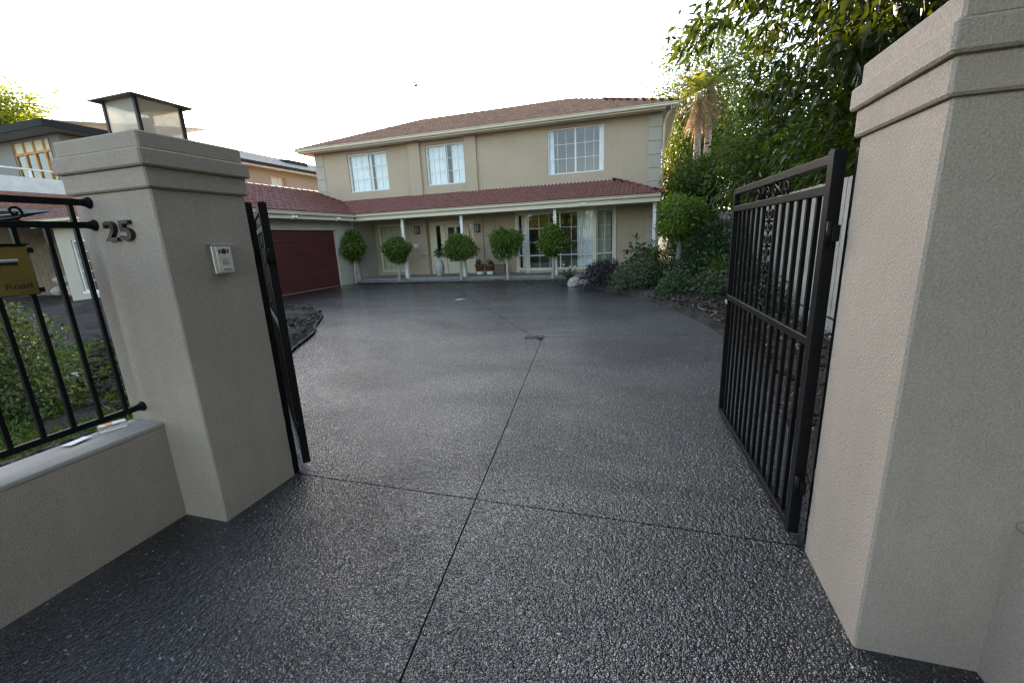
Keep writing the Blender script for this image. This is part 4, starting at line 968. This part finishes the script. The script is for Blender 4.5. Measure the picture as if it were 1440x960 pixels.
# ------------------------------------------------------------------ foliage
rng = np.random.default_rng(5)
def unit(a): return a/np.maximum(np.linalg.norm(a, axis=-1, keepdims=True), 1e-9)
def leaves(name, P, D, Nn, L_, W_, m, parent, fold=.12, droop=.15, big=False):
    n = len(P); o = np.array(ORG[parent.name]) if parent is not None else np.zeros(3)
    P = P-o; D = unit(D); S = unit(np.cross(D, Nn)); Nn = np.cross(S, D); L_ = np.broadcast_to(L_, (n,))[:, None]; W_ = np.broadcast_to(W_, (n,))[:, None]
    Z = np.array([0, 0, 1.])
    if not big:
        V = np.stack([P, P+D*L_*.45+S*W_*.5+Nn*W_*fold, P+D*L_-Z*L_*droop, P+D*L_*.45-S*W_*.5+Nn*W_*fold], 1); T = np.array([(0, 1, 2), (0, 2, 3)])
    else:
        c1 = P+D*L_*.33-Z*L_*droop*.12; c2 = P+D*L_*.68-Z*L_*droop*.48; tip = P+D*L_-Z*L_*droop
        V = np.stack([P, c1+S*W_*.5+Nn*W_*fold, c1, c1-S*W_*.5+Nn*W_*fold, c2+S*W_*.42+Nn*W_*fold, c2, c2-S*W_*.42+Nn*W_*fold, tip], 1)
        T = np.array([(0, 1, 2), (0, 2, 3), (1, 4, 5), (1, 5, 2), (2, 5, 6), (2, 6, 3), (4, 7, 5), (5, 7, 6)])
    k = V.shape[1]; TT = (T[None]+(np.arange(n)*k)[:, None, None]).reshape(-1, 3)
    return link(name, tri_mesh(name, V.reshape(-1, 3), TT), m, parent)
def sphere_dirs(n): return unit(rng.normal(size=(n, 3)))

def standard_tree(c, trunk_h, r_, label, n=6200, m='lf_topi', leaf=(.085, .042), tr=.05, bark='barkpale', group=None, sq=1.0, cat='tree', name='standard_tree', lean=(0, 0)):
    t = thing(name, c, label, cat, group); c = Vector(c)
    cc = np.array([c.x+lean[0], c.y+lean[1], c.z+trunk_h+r_*sq*.92])
    d = sphere_dirs(n); rad = r_*(rng.random(n)**.22)*np.where(rng.random(n) < .07, rng.uniform(1.02, 1.28, n), 1)
    bump = 1+.12*np.sin(d[:, 0]*4+c.x*3)+.10*np.sin(d[:, 1]*6+c.x*2)+.12*np.sin(d[:, 2]*5+c.x*5)+.06*np.sin(d[:, 0]*11+d[:, 2]*9+c.x)+rng.normal(0, .04, n)
    d2 = d*np.array([1, 1, sq]); P = cc+d2*(rad*bump)[:, None]
    D = unit(d*.7+rng.normal(0, .6, (n, 3))+np.array([0, 0, .25])); Nn = unit(d+rng.normal(0, .5, (n, 3)))
    s = rng.uniform(.7, 1.25, n)
    leaves('crown', P, D, Nn, leaf[0]*s, leaf[1]*s, m, t, droop=.2)
    b = MB(); pts = [c+Vector((lean[0]*k/5+.015*math.sin(k*2+c.x), lean[1]*k/5, -.08+(trunk_h+r_*.5)*k/5)) for k in range(6)]
    b.tube(pts, [tr*1.6, tr*1.1, tr, tr*.95, tr*.9, tr*.6], 9)
    for k in range(7):
        a = k*.9+c.x; top = Vector(cc)+Vector((math.cos(a), math.sin(a), .35))*r_*.6
        b.tube([pts[-2], pts[-1].lerp(top, .5), top], [tr*.5, tr*.35, tr*.15], 6)
    b.build('trunk', bark, t); return t
std_g = 'clipped standard trees along the porch'
for (x, y, th, r_, lb_, ln_, sq_) in ((-12.05, 15.98, 1.0, .57, 'clipped round standard tree beside the garage door corner', (.05, 0), 1.0), (-9.86, 15.98, .90, .55, 'clipped standard tree before the tall curtained window', (0, 0), .9),
                       (-7.02, 15.95, .82, .57, 'clipped standard tree in front of the front door', (.03, 0), .92), (-5.02, 15.9, .96, .56, 'clipped standard tree beside the terracotta tubs', (-.02, 0), .96), (-3.25, 15.95, .90, .55, 'clipped standard tree in front of the bay window', (.02, 0), .98)):
    standard_tree((x, y, .02), th, r_, lb_, group=std_g, lean=ln_, tr=.062, sq=sq_)
standard_tree((-10.05, 8.65, .05), .9, .42, 'leafy round bush just visible past the edge of the left gate', n=2200, leaf=(.07, .035), tr=.04)
# fresh green mop-headed standard by the veranda corner
standard_tree((.92, 12.6, .1), 1.36, .60, 'bright green mop headed tree beyond the veranda corner', n=4200, m='lf_bright', leaf=(.12, .045), tr=.075, bark='bark', sq=.86)

def shrub(name, c, rx, ry_, rz_, n, leaf, m, label, cat='shrub', group=None, stems=9, up=.2, droop=.2, lumps=7, big=False, soft=.3):
    t = thing(name, c, label, cat, group); c = np.array(c, float)
    lc = sphere_dirs(lumps)*.55; lc[:, 2] = np.abs(lc[:, 2])*.9+.15; lr = rng.uniform(.38, .6, lumps)
    i = rng.integers(0, lumps, n); d = sphere_dirs(n); P = lc[i]+d*(lr[i]*rng.random(n)**soft)[:, None]
    P[:, 2] = np.abs(P[:, 2]); P = P*np.array([rx, ry_, rz_])
    s = rng.uniform(.65, 1.25, n)
    D = unit(d*.8+rng.normal(0, .55, (n, 3))+np.array([0, 0, up])); Nn = unit(d+rng.normal(0, .6, (n, 3))+np.array([0, 0, .5]))
    leaves('foliage', P+c, D, Nn, leaf[0]*s, leaf[1]*s, m, t, droop=droop, big=big)
    b = MB(); C_ = Vector(c)
    for k in range(stems):
        q = lc[k % lumps]*np.array([rx, ry_, rz_]); b.tube([C_+Vector((q[0]*.15, q[1]*.15, -.06)), C_+Vector((q[0]*.5, q[1]*.5, q[2]*.6)), C_+Vector(q)], [.022, .016, .006], 5)
    b.build('stems', 'bark', t); return t
def strap(name, c, n, L_, wd, m, label, spread=.9, cat='plant', arch=.9, group=None):
    t = thing(name, c, label, cat, group); C_ = Vector(c); B = MB()
    for k in range(n):
        a = random.uniform(0, 2*PI); l = L_*random.uniform(.65, 1.1); s = random.uniform(.25, 1)*spread; pts = []
        dx, dy = math.cos(a), math.sin(a)
        for j in range(6):
            u = j/5; h_ = l*(u*(1-.25*s)-arch*s*u*u*.55); pts.append(C_+Vector((dx*l*s*u, dy*l*s*u, max(h_, 0)+.01)))
        nrm = Vector((-dy, dx, 0)); vs = []
        for j, p in enumerate(pts):
            ww = wd*(.55+.9*(j/5))*(1-(j/5)**3)+.001; vs += [p+nrm*ww*.5+Vector((0, 0, ww*.15)), p-nrm*ww*.5+Vector((0, 0, ww*.15))]
        B.add(vs, [(2*j, 2*j+1, 2*j+3, 2*j+2) for j in range(5)], True)
    B.build('blades', m, t); return t
random.seed(21)
# right-hand bed
w1 = strap('white_flowered_plant', (-2.52, 15.1, .05), 42, .72, .05, 'lf_strap', 'strappy green plant with white flowers below the bay window')
for k in range(5):
    a = k*1.3; MB().lathe([(.005, 0), (.03, .05), (.05, .10), (.02, .09)], 8, (-2.52+.22*math.cos(a), 15.1+.2*math.sin(a), .48+.06*math.sin(a*3))).build('flower', 'flower', w1)
shrub('purple_shrub', (-1.18, 13.35, .08), .75, .65, .72, 3600, (.10, .028), 'lf_purple', 'dark purple leaved low shrub at the driveway edge', lumps=9)
strap('agave', (-1.05, 14.5, .15), 60, .9, .07, 'lf_strap', 'spiky green rosette behind the purple shrub')
shrub('broad_leaf_shrub', (-.25, 14.7, .12), .45, .4, 1.25, 130, (.30, .10), 'lf_shrub', 'tall dark broad leaved plant by the rendered wall', big=True, droop=.3)
shrub('grey_green_shrub', (-.12, 12.25, .08), .85, .75, .80, 4200, (.085, .032), 'lf_grey', 'grey green leafy shrub spilling over the bed edge', lumps=10)
shrub('dark_leaf_shrub', (.62, 12.1, .1), .7, .7, .88, 3000, (.11, .04), 'lf_shrub', 'dark green rounded shrub beneath the mop headed tree', lumps=8)
shrub('dark_leaf_shrub', (.35, 14.6, .1), .6, .6, 1.1, 2400, (.11, .04), 'lf_hedge', 'leafy shrub against the veranda corner post')
strap('cycad', (1.25, 12.2, .35), 70, 1.05, .045, 'lf_strap', 'arching strap leaved plant in the middle of the right bed', spread=1.1)
standard_tree((1.92, 12.4, .1), .72, .62, 'small leafy tree with thin pale stem against the side fence', n=3000, m='lf_shrub', leaf=(.11, .045), tr=.028, sq=.8)
shrub('fence_shrub', (2.15, 10.2, .08), .5, .9, 1.0, 2600, (.10, .04), 'lf_shrub', 'dark shrub against the paling fence behind the gate tip')
shrub('fence_shrub', (1.6, 14.6, .08), .8, .8, 1.5, 3600, (.11, .042), 'lf_shrub', 'deep green shrub filling the corner beside the house')

shrub('fence_shrub', (1.65, 16.9, .08), .9, .9, 2.3, 6000, (.12, .05), 'lf_shrub', 'tall dark shrub in the gap between the house and the paling fence', lumps=12)
shrub('low_shrub', (.95, 11.2, .1), .6, .6, .62, 2600, (.09, .036), 'lf_grey', 'low grey green mound in front of the strap leaved plant', lumps=9)
shrub('low_shrub', (1.75, 11.3, .1), .6, .6, .9, 2600, (.11, .042), 'lf_hedge', 'leafy mid green shrub between strap leaved plant and fence', lumps=9)
shrub('low_shrub', (2.1, 8.6, .1), .4, .6, .6, 1600, (.1, .04), 'lf_shrub', 'small dark shrub at the fence foot, nearest the gate', lumps=8)
shrub('low_shrub', (.75, 10.75, .1), .5, .5, .5, 2000, (.085, .034), 'lf_shrub', 'low dark shrub spreading at the curved driveway edge', lumps=9)
shrub('low_shrub', (1.5, 10.2, .1), .5, .5, .65, 2200, (.1, .04), 'lf_grey', 'grey leaved shrub in the middle of the soil bed', lumps=9)
shrub('low_shrub', (1.9, 12.0, .1), .7, .6, 1.15, 3000, (.11, .042), 'lf_shrub', 'taller dark shrub hiding the foot of the thin stemmed tree', lumps=9)
# trees with limbs
def tree(name, base, label, crown_c, crown_r, n, leaf, m, cat='tree', group=None, tr=.16, bark='bark', twigs=70, droop=.25, big=False, cluster=.45, seed=1, hang=-.1, trunk_top=None, up=.1, shell=.45, limbs=7):
    q = np.random.default_rng(seed); t = thing(name, base, label, cat, group)
    cc = np.array(crown_c, float); cr_ = np.array(crown_r, float); B = MB(); base = Vector(base)
    top = Vector(trunk_top) if trunk_top else Vector((cc[0], cc[1], cc[2]-cr_[2]*.35))
    tp = [base+(top-base)*(k/6)+Vector((.06*math.sin(k*1.7+seed), .06*math.cos(k*1.3+seed), 0))*(k > 0) for k in range(7)]; tp[0].z -= .15
    B.tube(tp, [tr*(1.35 if k == 0 else 1-.09*k) for k in range(7)], 9)
    d = unit(q.normal(size=(twigs, 3))); ctr = cc+d*cr_*(q.random(twigs)**shell)[:, None]
    limb = []
    for k in range(limbs):
        dd = ctr[k]; st = tp[3+k % 4]; mid = st.lerp(Vector(dd), .5)+Vector((q.normal(0, .25), q.normal(0, .25), q.normal(.25, .2))); B.tube(catmull([st, st.lerp(mid, .55)+Vector((q.normal(0, .12), q.normal(0, .12), q.normal(0, .12))), mid, mid.lerp(Vector(dd), .5)+Vector((q.normal(0, .12), q.normal(0, .12), q.normal(0, .12))), dd], 3), [tr*(.24-.19*u_/12) for u_ in range(13)], 6); limb += [mid, Vector(dd), mid.lerp(Vector(dd), .5)]
    for k in range(limbs, twigs):
        dd = Vector(ctr[k]); st = min(limb, key=lambda p: (p-dd).length); mid = st.lerp(dd, .5)+Vector((q.normal(0, .08), q.normal(0, .08), .1)); B.tube([st, mid, dd], [tr*.1, tr*.07, tr*.03], 5)
    B.build('trunk', bark, t)
    i = q.integers(0, twigs, n); off = q.normal(0, 1, (n, 3))*np.array([cluster, cluster, cluster*.7]); P = ctr[i]+off
    D = unit(off*.8+unit(ctr[i]-cc)*.5+q.normal(0, .5, (n, 3))+np.array([0, 0, hang])); Nn = unit(q.normal(0, .6, (n, 3))+np.array([0, 0, 1.]))
    s = q.uniform(.65, 1.25, n); P[:, 2] = np.maximum(P[:, 2], base.z+.25)
    leaves('crown', P, D, Nn, leaf[0]*s, leaf[1]*s, m, t, droop=droop, big=big); return t
tree('overhanging_tree', (6.4, 5.6, 0), 'big overhanging tree with long drooping dark leaves above the open gate', (4.7, 8.4, 6.0), (4.5, 4.4, 2.7), 27000, (.205, .07), 'lf_big', tr=.24, twigs=270, droop=.33, big=True, cluster=.26, seed=17, hang=-.16, shell=.40, limbs=26, trunk_top=(5.4, 6.8, 4.6))
shrub('shade_hedge', (3.7, -1.2, 0), 1.7, 3.4, 3.4, 12000, (.3, .14), 'lf_shrub', 'added unseen hedge blocking low light beyond the right wall', 'hedge', lumps=16)  # hedge added out of view to block low light from the right
tree('offscreen_tree', (5.9, -2.9, 0), 'added unseen tree shading the gateway from beyond the right wall', (5.6, -2.2, 5.6), (4.5, 5.0, 3.4), 34000, (.4, .18), 'lf_big', tr=.3, twigs=300, cluster=.5, seed=31, limbs=14)  # crown added out of view to darken the driveway and pillar faces
tree('offscreen_tree', (10.5, 4.5, 0), 'added unseen tree blocking sky light from the right, past the pillar', (10.0, 4.0, 6.0), (3.6, 4.5, 5.0), 16000, (.45, .2), 'lf_big', tr=.3, twigs=200, cluster=.7, seed=33, limbs=14)  # extra tree out of view, added to dim light from the right
for i_, (x_, y_, h_, r__) in enumerate(((-11.0, -24, 4.0, 4.0), (11, -22, 4.0, 3.6))):
    tree('offscreen_tree', (x_, y_, 0), ('street tree across the road, mirrored in the bay window', 'added unseen tree across the road, shading from the right')[i_], (x_, y_, h_), (r__, r__*.8, 2.6), 6000, (.5, .22), 'lf_yellow', tr=.25, twigs=120, cluster=.7, seed=40+i_, group='trees across the road')  # second tree is added out of view for shade
hg = 'trees along the side fence'
tree('fence_tree', (3.5, 13.2, 0), 'dense mid green tree rising over the paling fence', (3.4, 13.2, 3.4), (1.5, 1.6, 2.0), 17000, (.14, .06), 'lf_hedge', group=hg, twigs=90, cluster=.34, seed=5)
tree('fence_tree', (1.75, 18.6, 0), 'green tree pressed against the house side wall', (1.75, 18.4, 2.6), (.95, 1.6, 1.7), 17000, (.14, .06), 'lf_hedge', group=hg, twigs=80, cluster=.30, seed=6)
tree('fence_tree', (3.9, 18.6, 0), 'tall leafy tree behind the bright mop headed tree', (4.3, 18.2, 4.0), (1.6, 1.8, 2.4), 19000, (.15, .065), 'lf_hedge', group=hg, twigs=90, cluster=.36, seed=7)
tree('fence_tree', (4.4, 9.8, 0), 'shadowed tree just above the gate top rail', (4.3, 9.8, 3.3), (1.5, 1.8, 1.7), 16000, (.15, .06), 'lf_hedge', group=hg, twigs=80, cluster=.36, seed=8)
tree('fence_tree', (7.0, 13.5, 0), 'distant green tree behind the rendered right pillar', (6.8, 13.5, 3.3), (2.2, 2.2, 1.7), 12000, (.18, .07), 'lf_hedge', group=hg, twigs=90, cluster=.45, seed=9)
tree('tall_tree', (4.2, 31, 0), 'tall sunlit tree standing behind the palms', (3.9, 31, 9.2), (3.2, 3.2, 4.6), 15000, (.26, .10), 'lf_hedge', twigs=110, cluster=.6, seed=10, tr=.3)
tree('tall_tree', (1.7, 33, 0), 'sunlit yellow green tree glimpsed between house and palm trunks', (2.2, 33, 5.6), (2.6, 2.6, 3.6), 16000, (.24, .10), 'lf_yellow', twigs=120, cluster=.6, seed=12, tr=.3)
tree('roadside_tree', (-46.8, 21.8, 0), 'bright yellow green tree rising behind the neighbouring house roof', (-46.8, 21.8, 9.6), (4.2, 4.2, 5.0), 24000, (.34, .18), 'lf_yellow', twigs=150, cluster=.75, seed=13, tr=.35)

# palms
def palm(base, h_, label, seed, lean=0):
    t = thing('palm_tree', base, label, 'palm', 'palms behind the house'); b0 = Vector(base); q = random.Random(seed); B = MB()
    top = b0+Vector((lean, 0, h_)); B.tube([b0+Vector((0, 0, -.2))]+[b0.lerp(top, k/8) for k in range(1, 9)], [.26, .22, .2, .19, .18, .18, .17, .17, .16], 10); B.build('trunk', 'barkpalm', t)
    def fronds(nm, m, n, L_, e0, e1, drp, wd):
        V = []; T = []
        for k in range(n):
            a = q.uniform(0, 2*PI); el = q.uniform(e0, e1); l = L_*q.uniform(.8, 1.1); d = Vector((math.cos(a)*math.cos(el), math.sin(a)*math.cos(el), math.sin(el))); sd_ = Vector((-math.sin(a), math.cos(a), 0))
            for j in range(16):
                u = .18+.82*j/15; p = top+d*l*u-Vector((0, 0, drp*l*u*u))
                for sg in (1, -1):
                    ll = wd*(1-(u-.5)**2*2.2); e_ = p+(sd_*sg*.75+d*.55)*ll-Vector((0, 0, ll*.35)); n0 = len(V)
                    V += [tuple(p-d*.03), tuple(p+d*.03), tuple(e_)]; T.append((n0, n0+1, n0+2))
        V = np.array(V)-np.array(b0); link(nm, tri_mesh(nm, V, T), m, t)
    fronds('fronds', 'lf_palm', 26, 2.0, -.2, 1.2, .55, .55)
    fronds('dead_skirt', 'lf_dead', 34, 1.8, -1.45, -.55, .2, .34)
palm((2.55, 26, 0), 8.4, 'palm with orange dead fronds hanging beside the house eave', 1)
palm((3.1, 27, 0), 9.0, 'thinner palm trunk standing right behind the other palm', 2, .1)

# left garden
shrub('variegated_shrub', (-6.55, 2.2, .05), 1.15, .85, 1.3, 17000, (.058, .028), 'lf_varieg', 'pale variegated shrub behind the letterbox fence', lumps=11)
def scatter(name, n, fn, m, L_, W_, label=None, up=(0, 0, 1), sp=.5):
    P = np.array([fn() for _ in range(n)]); D = unit(rng.normal(0, sp, (n, 3))+np.array(up)); Nn = unit(rng.normal(size=(n, 3)))
    s = rng.uniform(.5, 1.3, n); o = leaves(name, P, D, Nn, L_*s, W_*s, m, None, droop=.25); prop(o, label, None, None, 'stuff'); return o
def gz_(): 
    x = random.uniform(-9.5, -3.6); y = random.uniform(.6, min(4.6, 1.9+(-3.2-x)*.75)); 
    return (x, y, .08)
def patch():
    while True:
        x = random.uniform(-11, -4.2); y = random.uniform(1.2, 5.6)
        if math.sin(x*1.7)*math.cos(y*2.3)+.5*math.sin(x*4.1+y*3.3) > -.55 and y < (-2.9-x)*1.05+2.0: return (x, y, .09)
scatter('grass', 42000, patch, 'lf_grass', .11, .014, 'patchy green grass on the left garden soil')
def bedpt():
    while True:
        x = random.uniform(-3, 2.5); y = random.uniform(3, 15)
        if inpoly(x, y, [(2.5, 2.6)]+[(2.5, 15.5), (-3.3, 14.9)]+[q for q in reversed(inner_r) if q[1] < 14.9]): return (x, y, .1+.1*random.random()*(x > .5))
scatter('leaf_litter', 2600, bedpt, 'lf_twig', .07, .026, 'dry leaf litter over the right garden bed', (0, 0, .15), 1)
def bedpt2():
    while True:
        x = random.uniform(-14, -4); y = random.uniform(2.5, 8.8)
        if y > (-2.9-x)*.6+1 and inpoly(x, y, [(-12.3, 9.0)]+[q for q in left_edge]+[(-3, 0), (-14, 0)]): return (x, y, .16)
scatter('leaf_litter', 1200, bedpt2, 'lf_twig', .06, .022, 'dry leaf litter over the left garden bed', (0, 0, .15), 1)
def clods(name, n, fn, smin, smax, m, label):
    bm = bmesh.new(); bmesh.ops.create_icosphere(bm, subdivisions=1, radius=1); V0 = np.array([v.co[:] for v in bm.verts]); T0 = np.array([[v.index for v in f.verts] for f in bm.faces]); bm.free()
    V = []; T = []
    for k in range(n):
        p = np.array(fn()); s = random.uniform(smin, smax); v = V0*(1+rng.normal(0, .18, (len(V0), 1)))*s*np.array([1, random.uniform(.6, 1), random.uniform(.45, .8)]); a = random.uniform(0, 6)
        Rm = np.array([[math.cos(a), -math.sin(a), 0], [math.sin(a), math.cos(a), 0], [0, 0, 1]]); V.append(v@Rm.T+p); T.append(T0+k*len(V0))
    o = link(name, tri_mesh(name, np.concatenate(V), np.concatenate(T), True), m); return prop(o, label, None, None, 'stuff')
clods('soil_clods', 1500, bedpt, .015, .055, 'soil', 'dark soil clods on the right garden bed')
clods('soil_clods', 1400, bedpt2, .02, .07, 'soil', 'dark soil clods on the left garden bed')
clods('soil_clods', 900, gz_, .015, .05, 'soil', 'soil clods behind the low front wall')
clods('river_pebbles', 2600, lambda: (random.uniform(-11.7, -2.6), random.uniform(15.78, 16.3), .045), .025, .06, 'river', 'river pebbles in the strip between driveway and porch')
clods('wall_gravel', 700, lambda: (random.uniform(-3.25, -3.0), random.uniform(-1, 1.6), .55), .012, .03, 'soil', 'gravelly soil banked behind the low wall')
b = MB(); b.prism([(-3.45, -4), (-2.99, -4), (-2.99, 1.64), (-3.45, 1.64)], -.1, .50); prop(b.build('soil_bank', 'soil'), 'soil banked up behind the low front wall', None, None, 'structure')
# bent root on the soil
pts = ((1.5, 9.6, .2), (1.05, 9.0, .16), (1.2, 8.4, .15), (1.75, 8.3, .14)); o = MB().tube(catmull(pts, 5), .012, 6).build('fallen_branch', 'bark', None, pts[0]); prop(o, 'curved root lying on the soil near the gate tip', 'branch')
# tree-standard plants in pots
shrub('urn_plant', (-8.35, 16.75, 1.0), .22, .22, .25, 160, (.16, .03), 'lf_shrub', 'spiky leaves growing from the tall grey urn', 'plant', stems=4)
shrub('tub_plant', (-6.72, 17.3, .56), .16, .16, .22, 160, (.08, .03), 'lf_purple', 'dark leafy plant in the tub nearer the door', 'plant', stems=3)
shrub('tub_plant', (-6.26, 17.3, .56), .16, .16, .2, 160, (.08, .03), 'lf_shrub', 'small green plant in the tub right of its twin', 'plant', stems=3)
# bird
bd_ = thing('bird', (-10.4, 20, 8.74), 'small dark bird flying in the pale sky above the roof', 'bird'); c = Vector((-10.4, 20, 8.74))
MB().lathe([(.005, -.13), (.03, -.08), (.045, 0), (.035, .06), (.028, .09), (.03, .11), (.008, .15)], 8, c, M=Matrix.Rotation(R(80), 4, 'Y')).build('body', 'bronze', bd_)
for s in (1, -1):
    MB().add([c+Vector((-.04, 0, .02)), c+Vector((.05, 0, .02)), c+Vector((.04, s*.12, .12)), c+Vector((-.05, s*.12, .12)), c+Vector((-.06, s*.26, .16)), c+Vector((.0, s*.26, .165))], [(0, 1, 2, 3), (3, 2, 5, 4)]).build('wing', 'bronze', bd_)
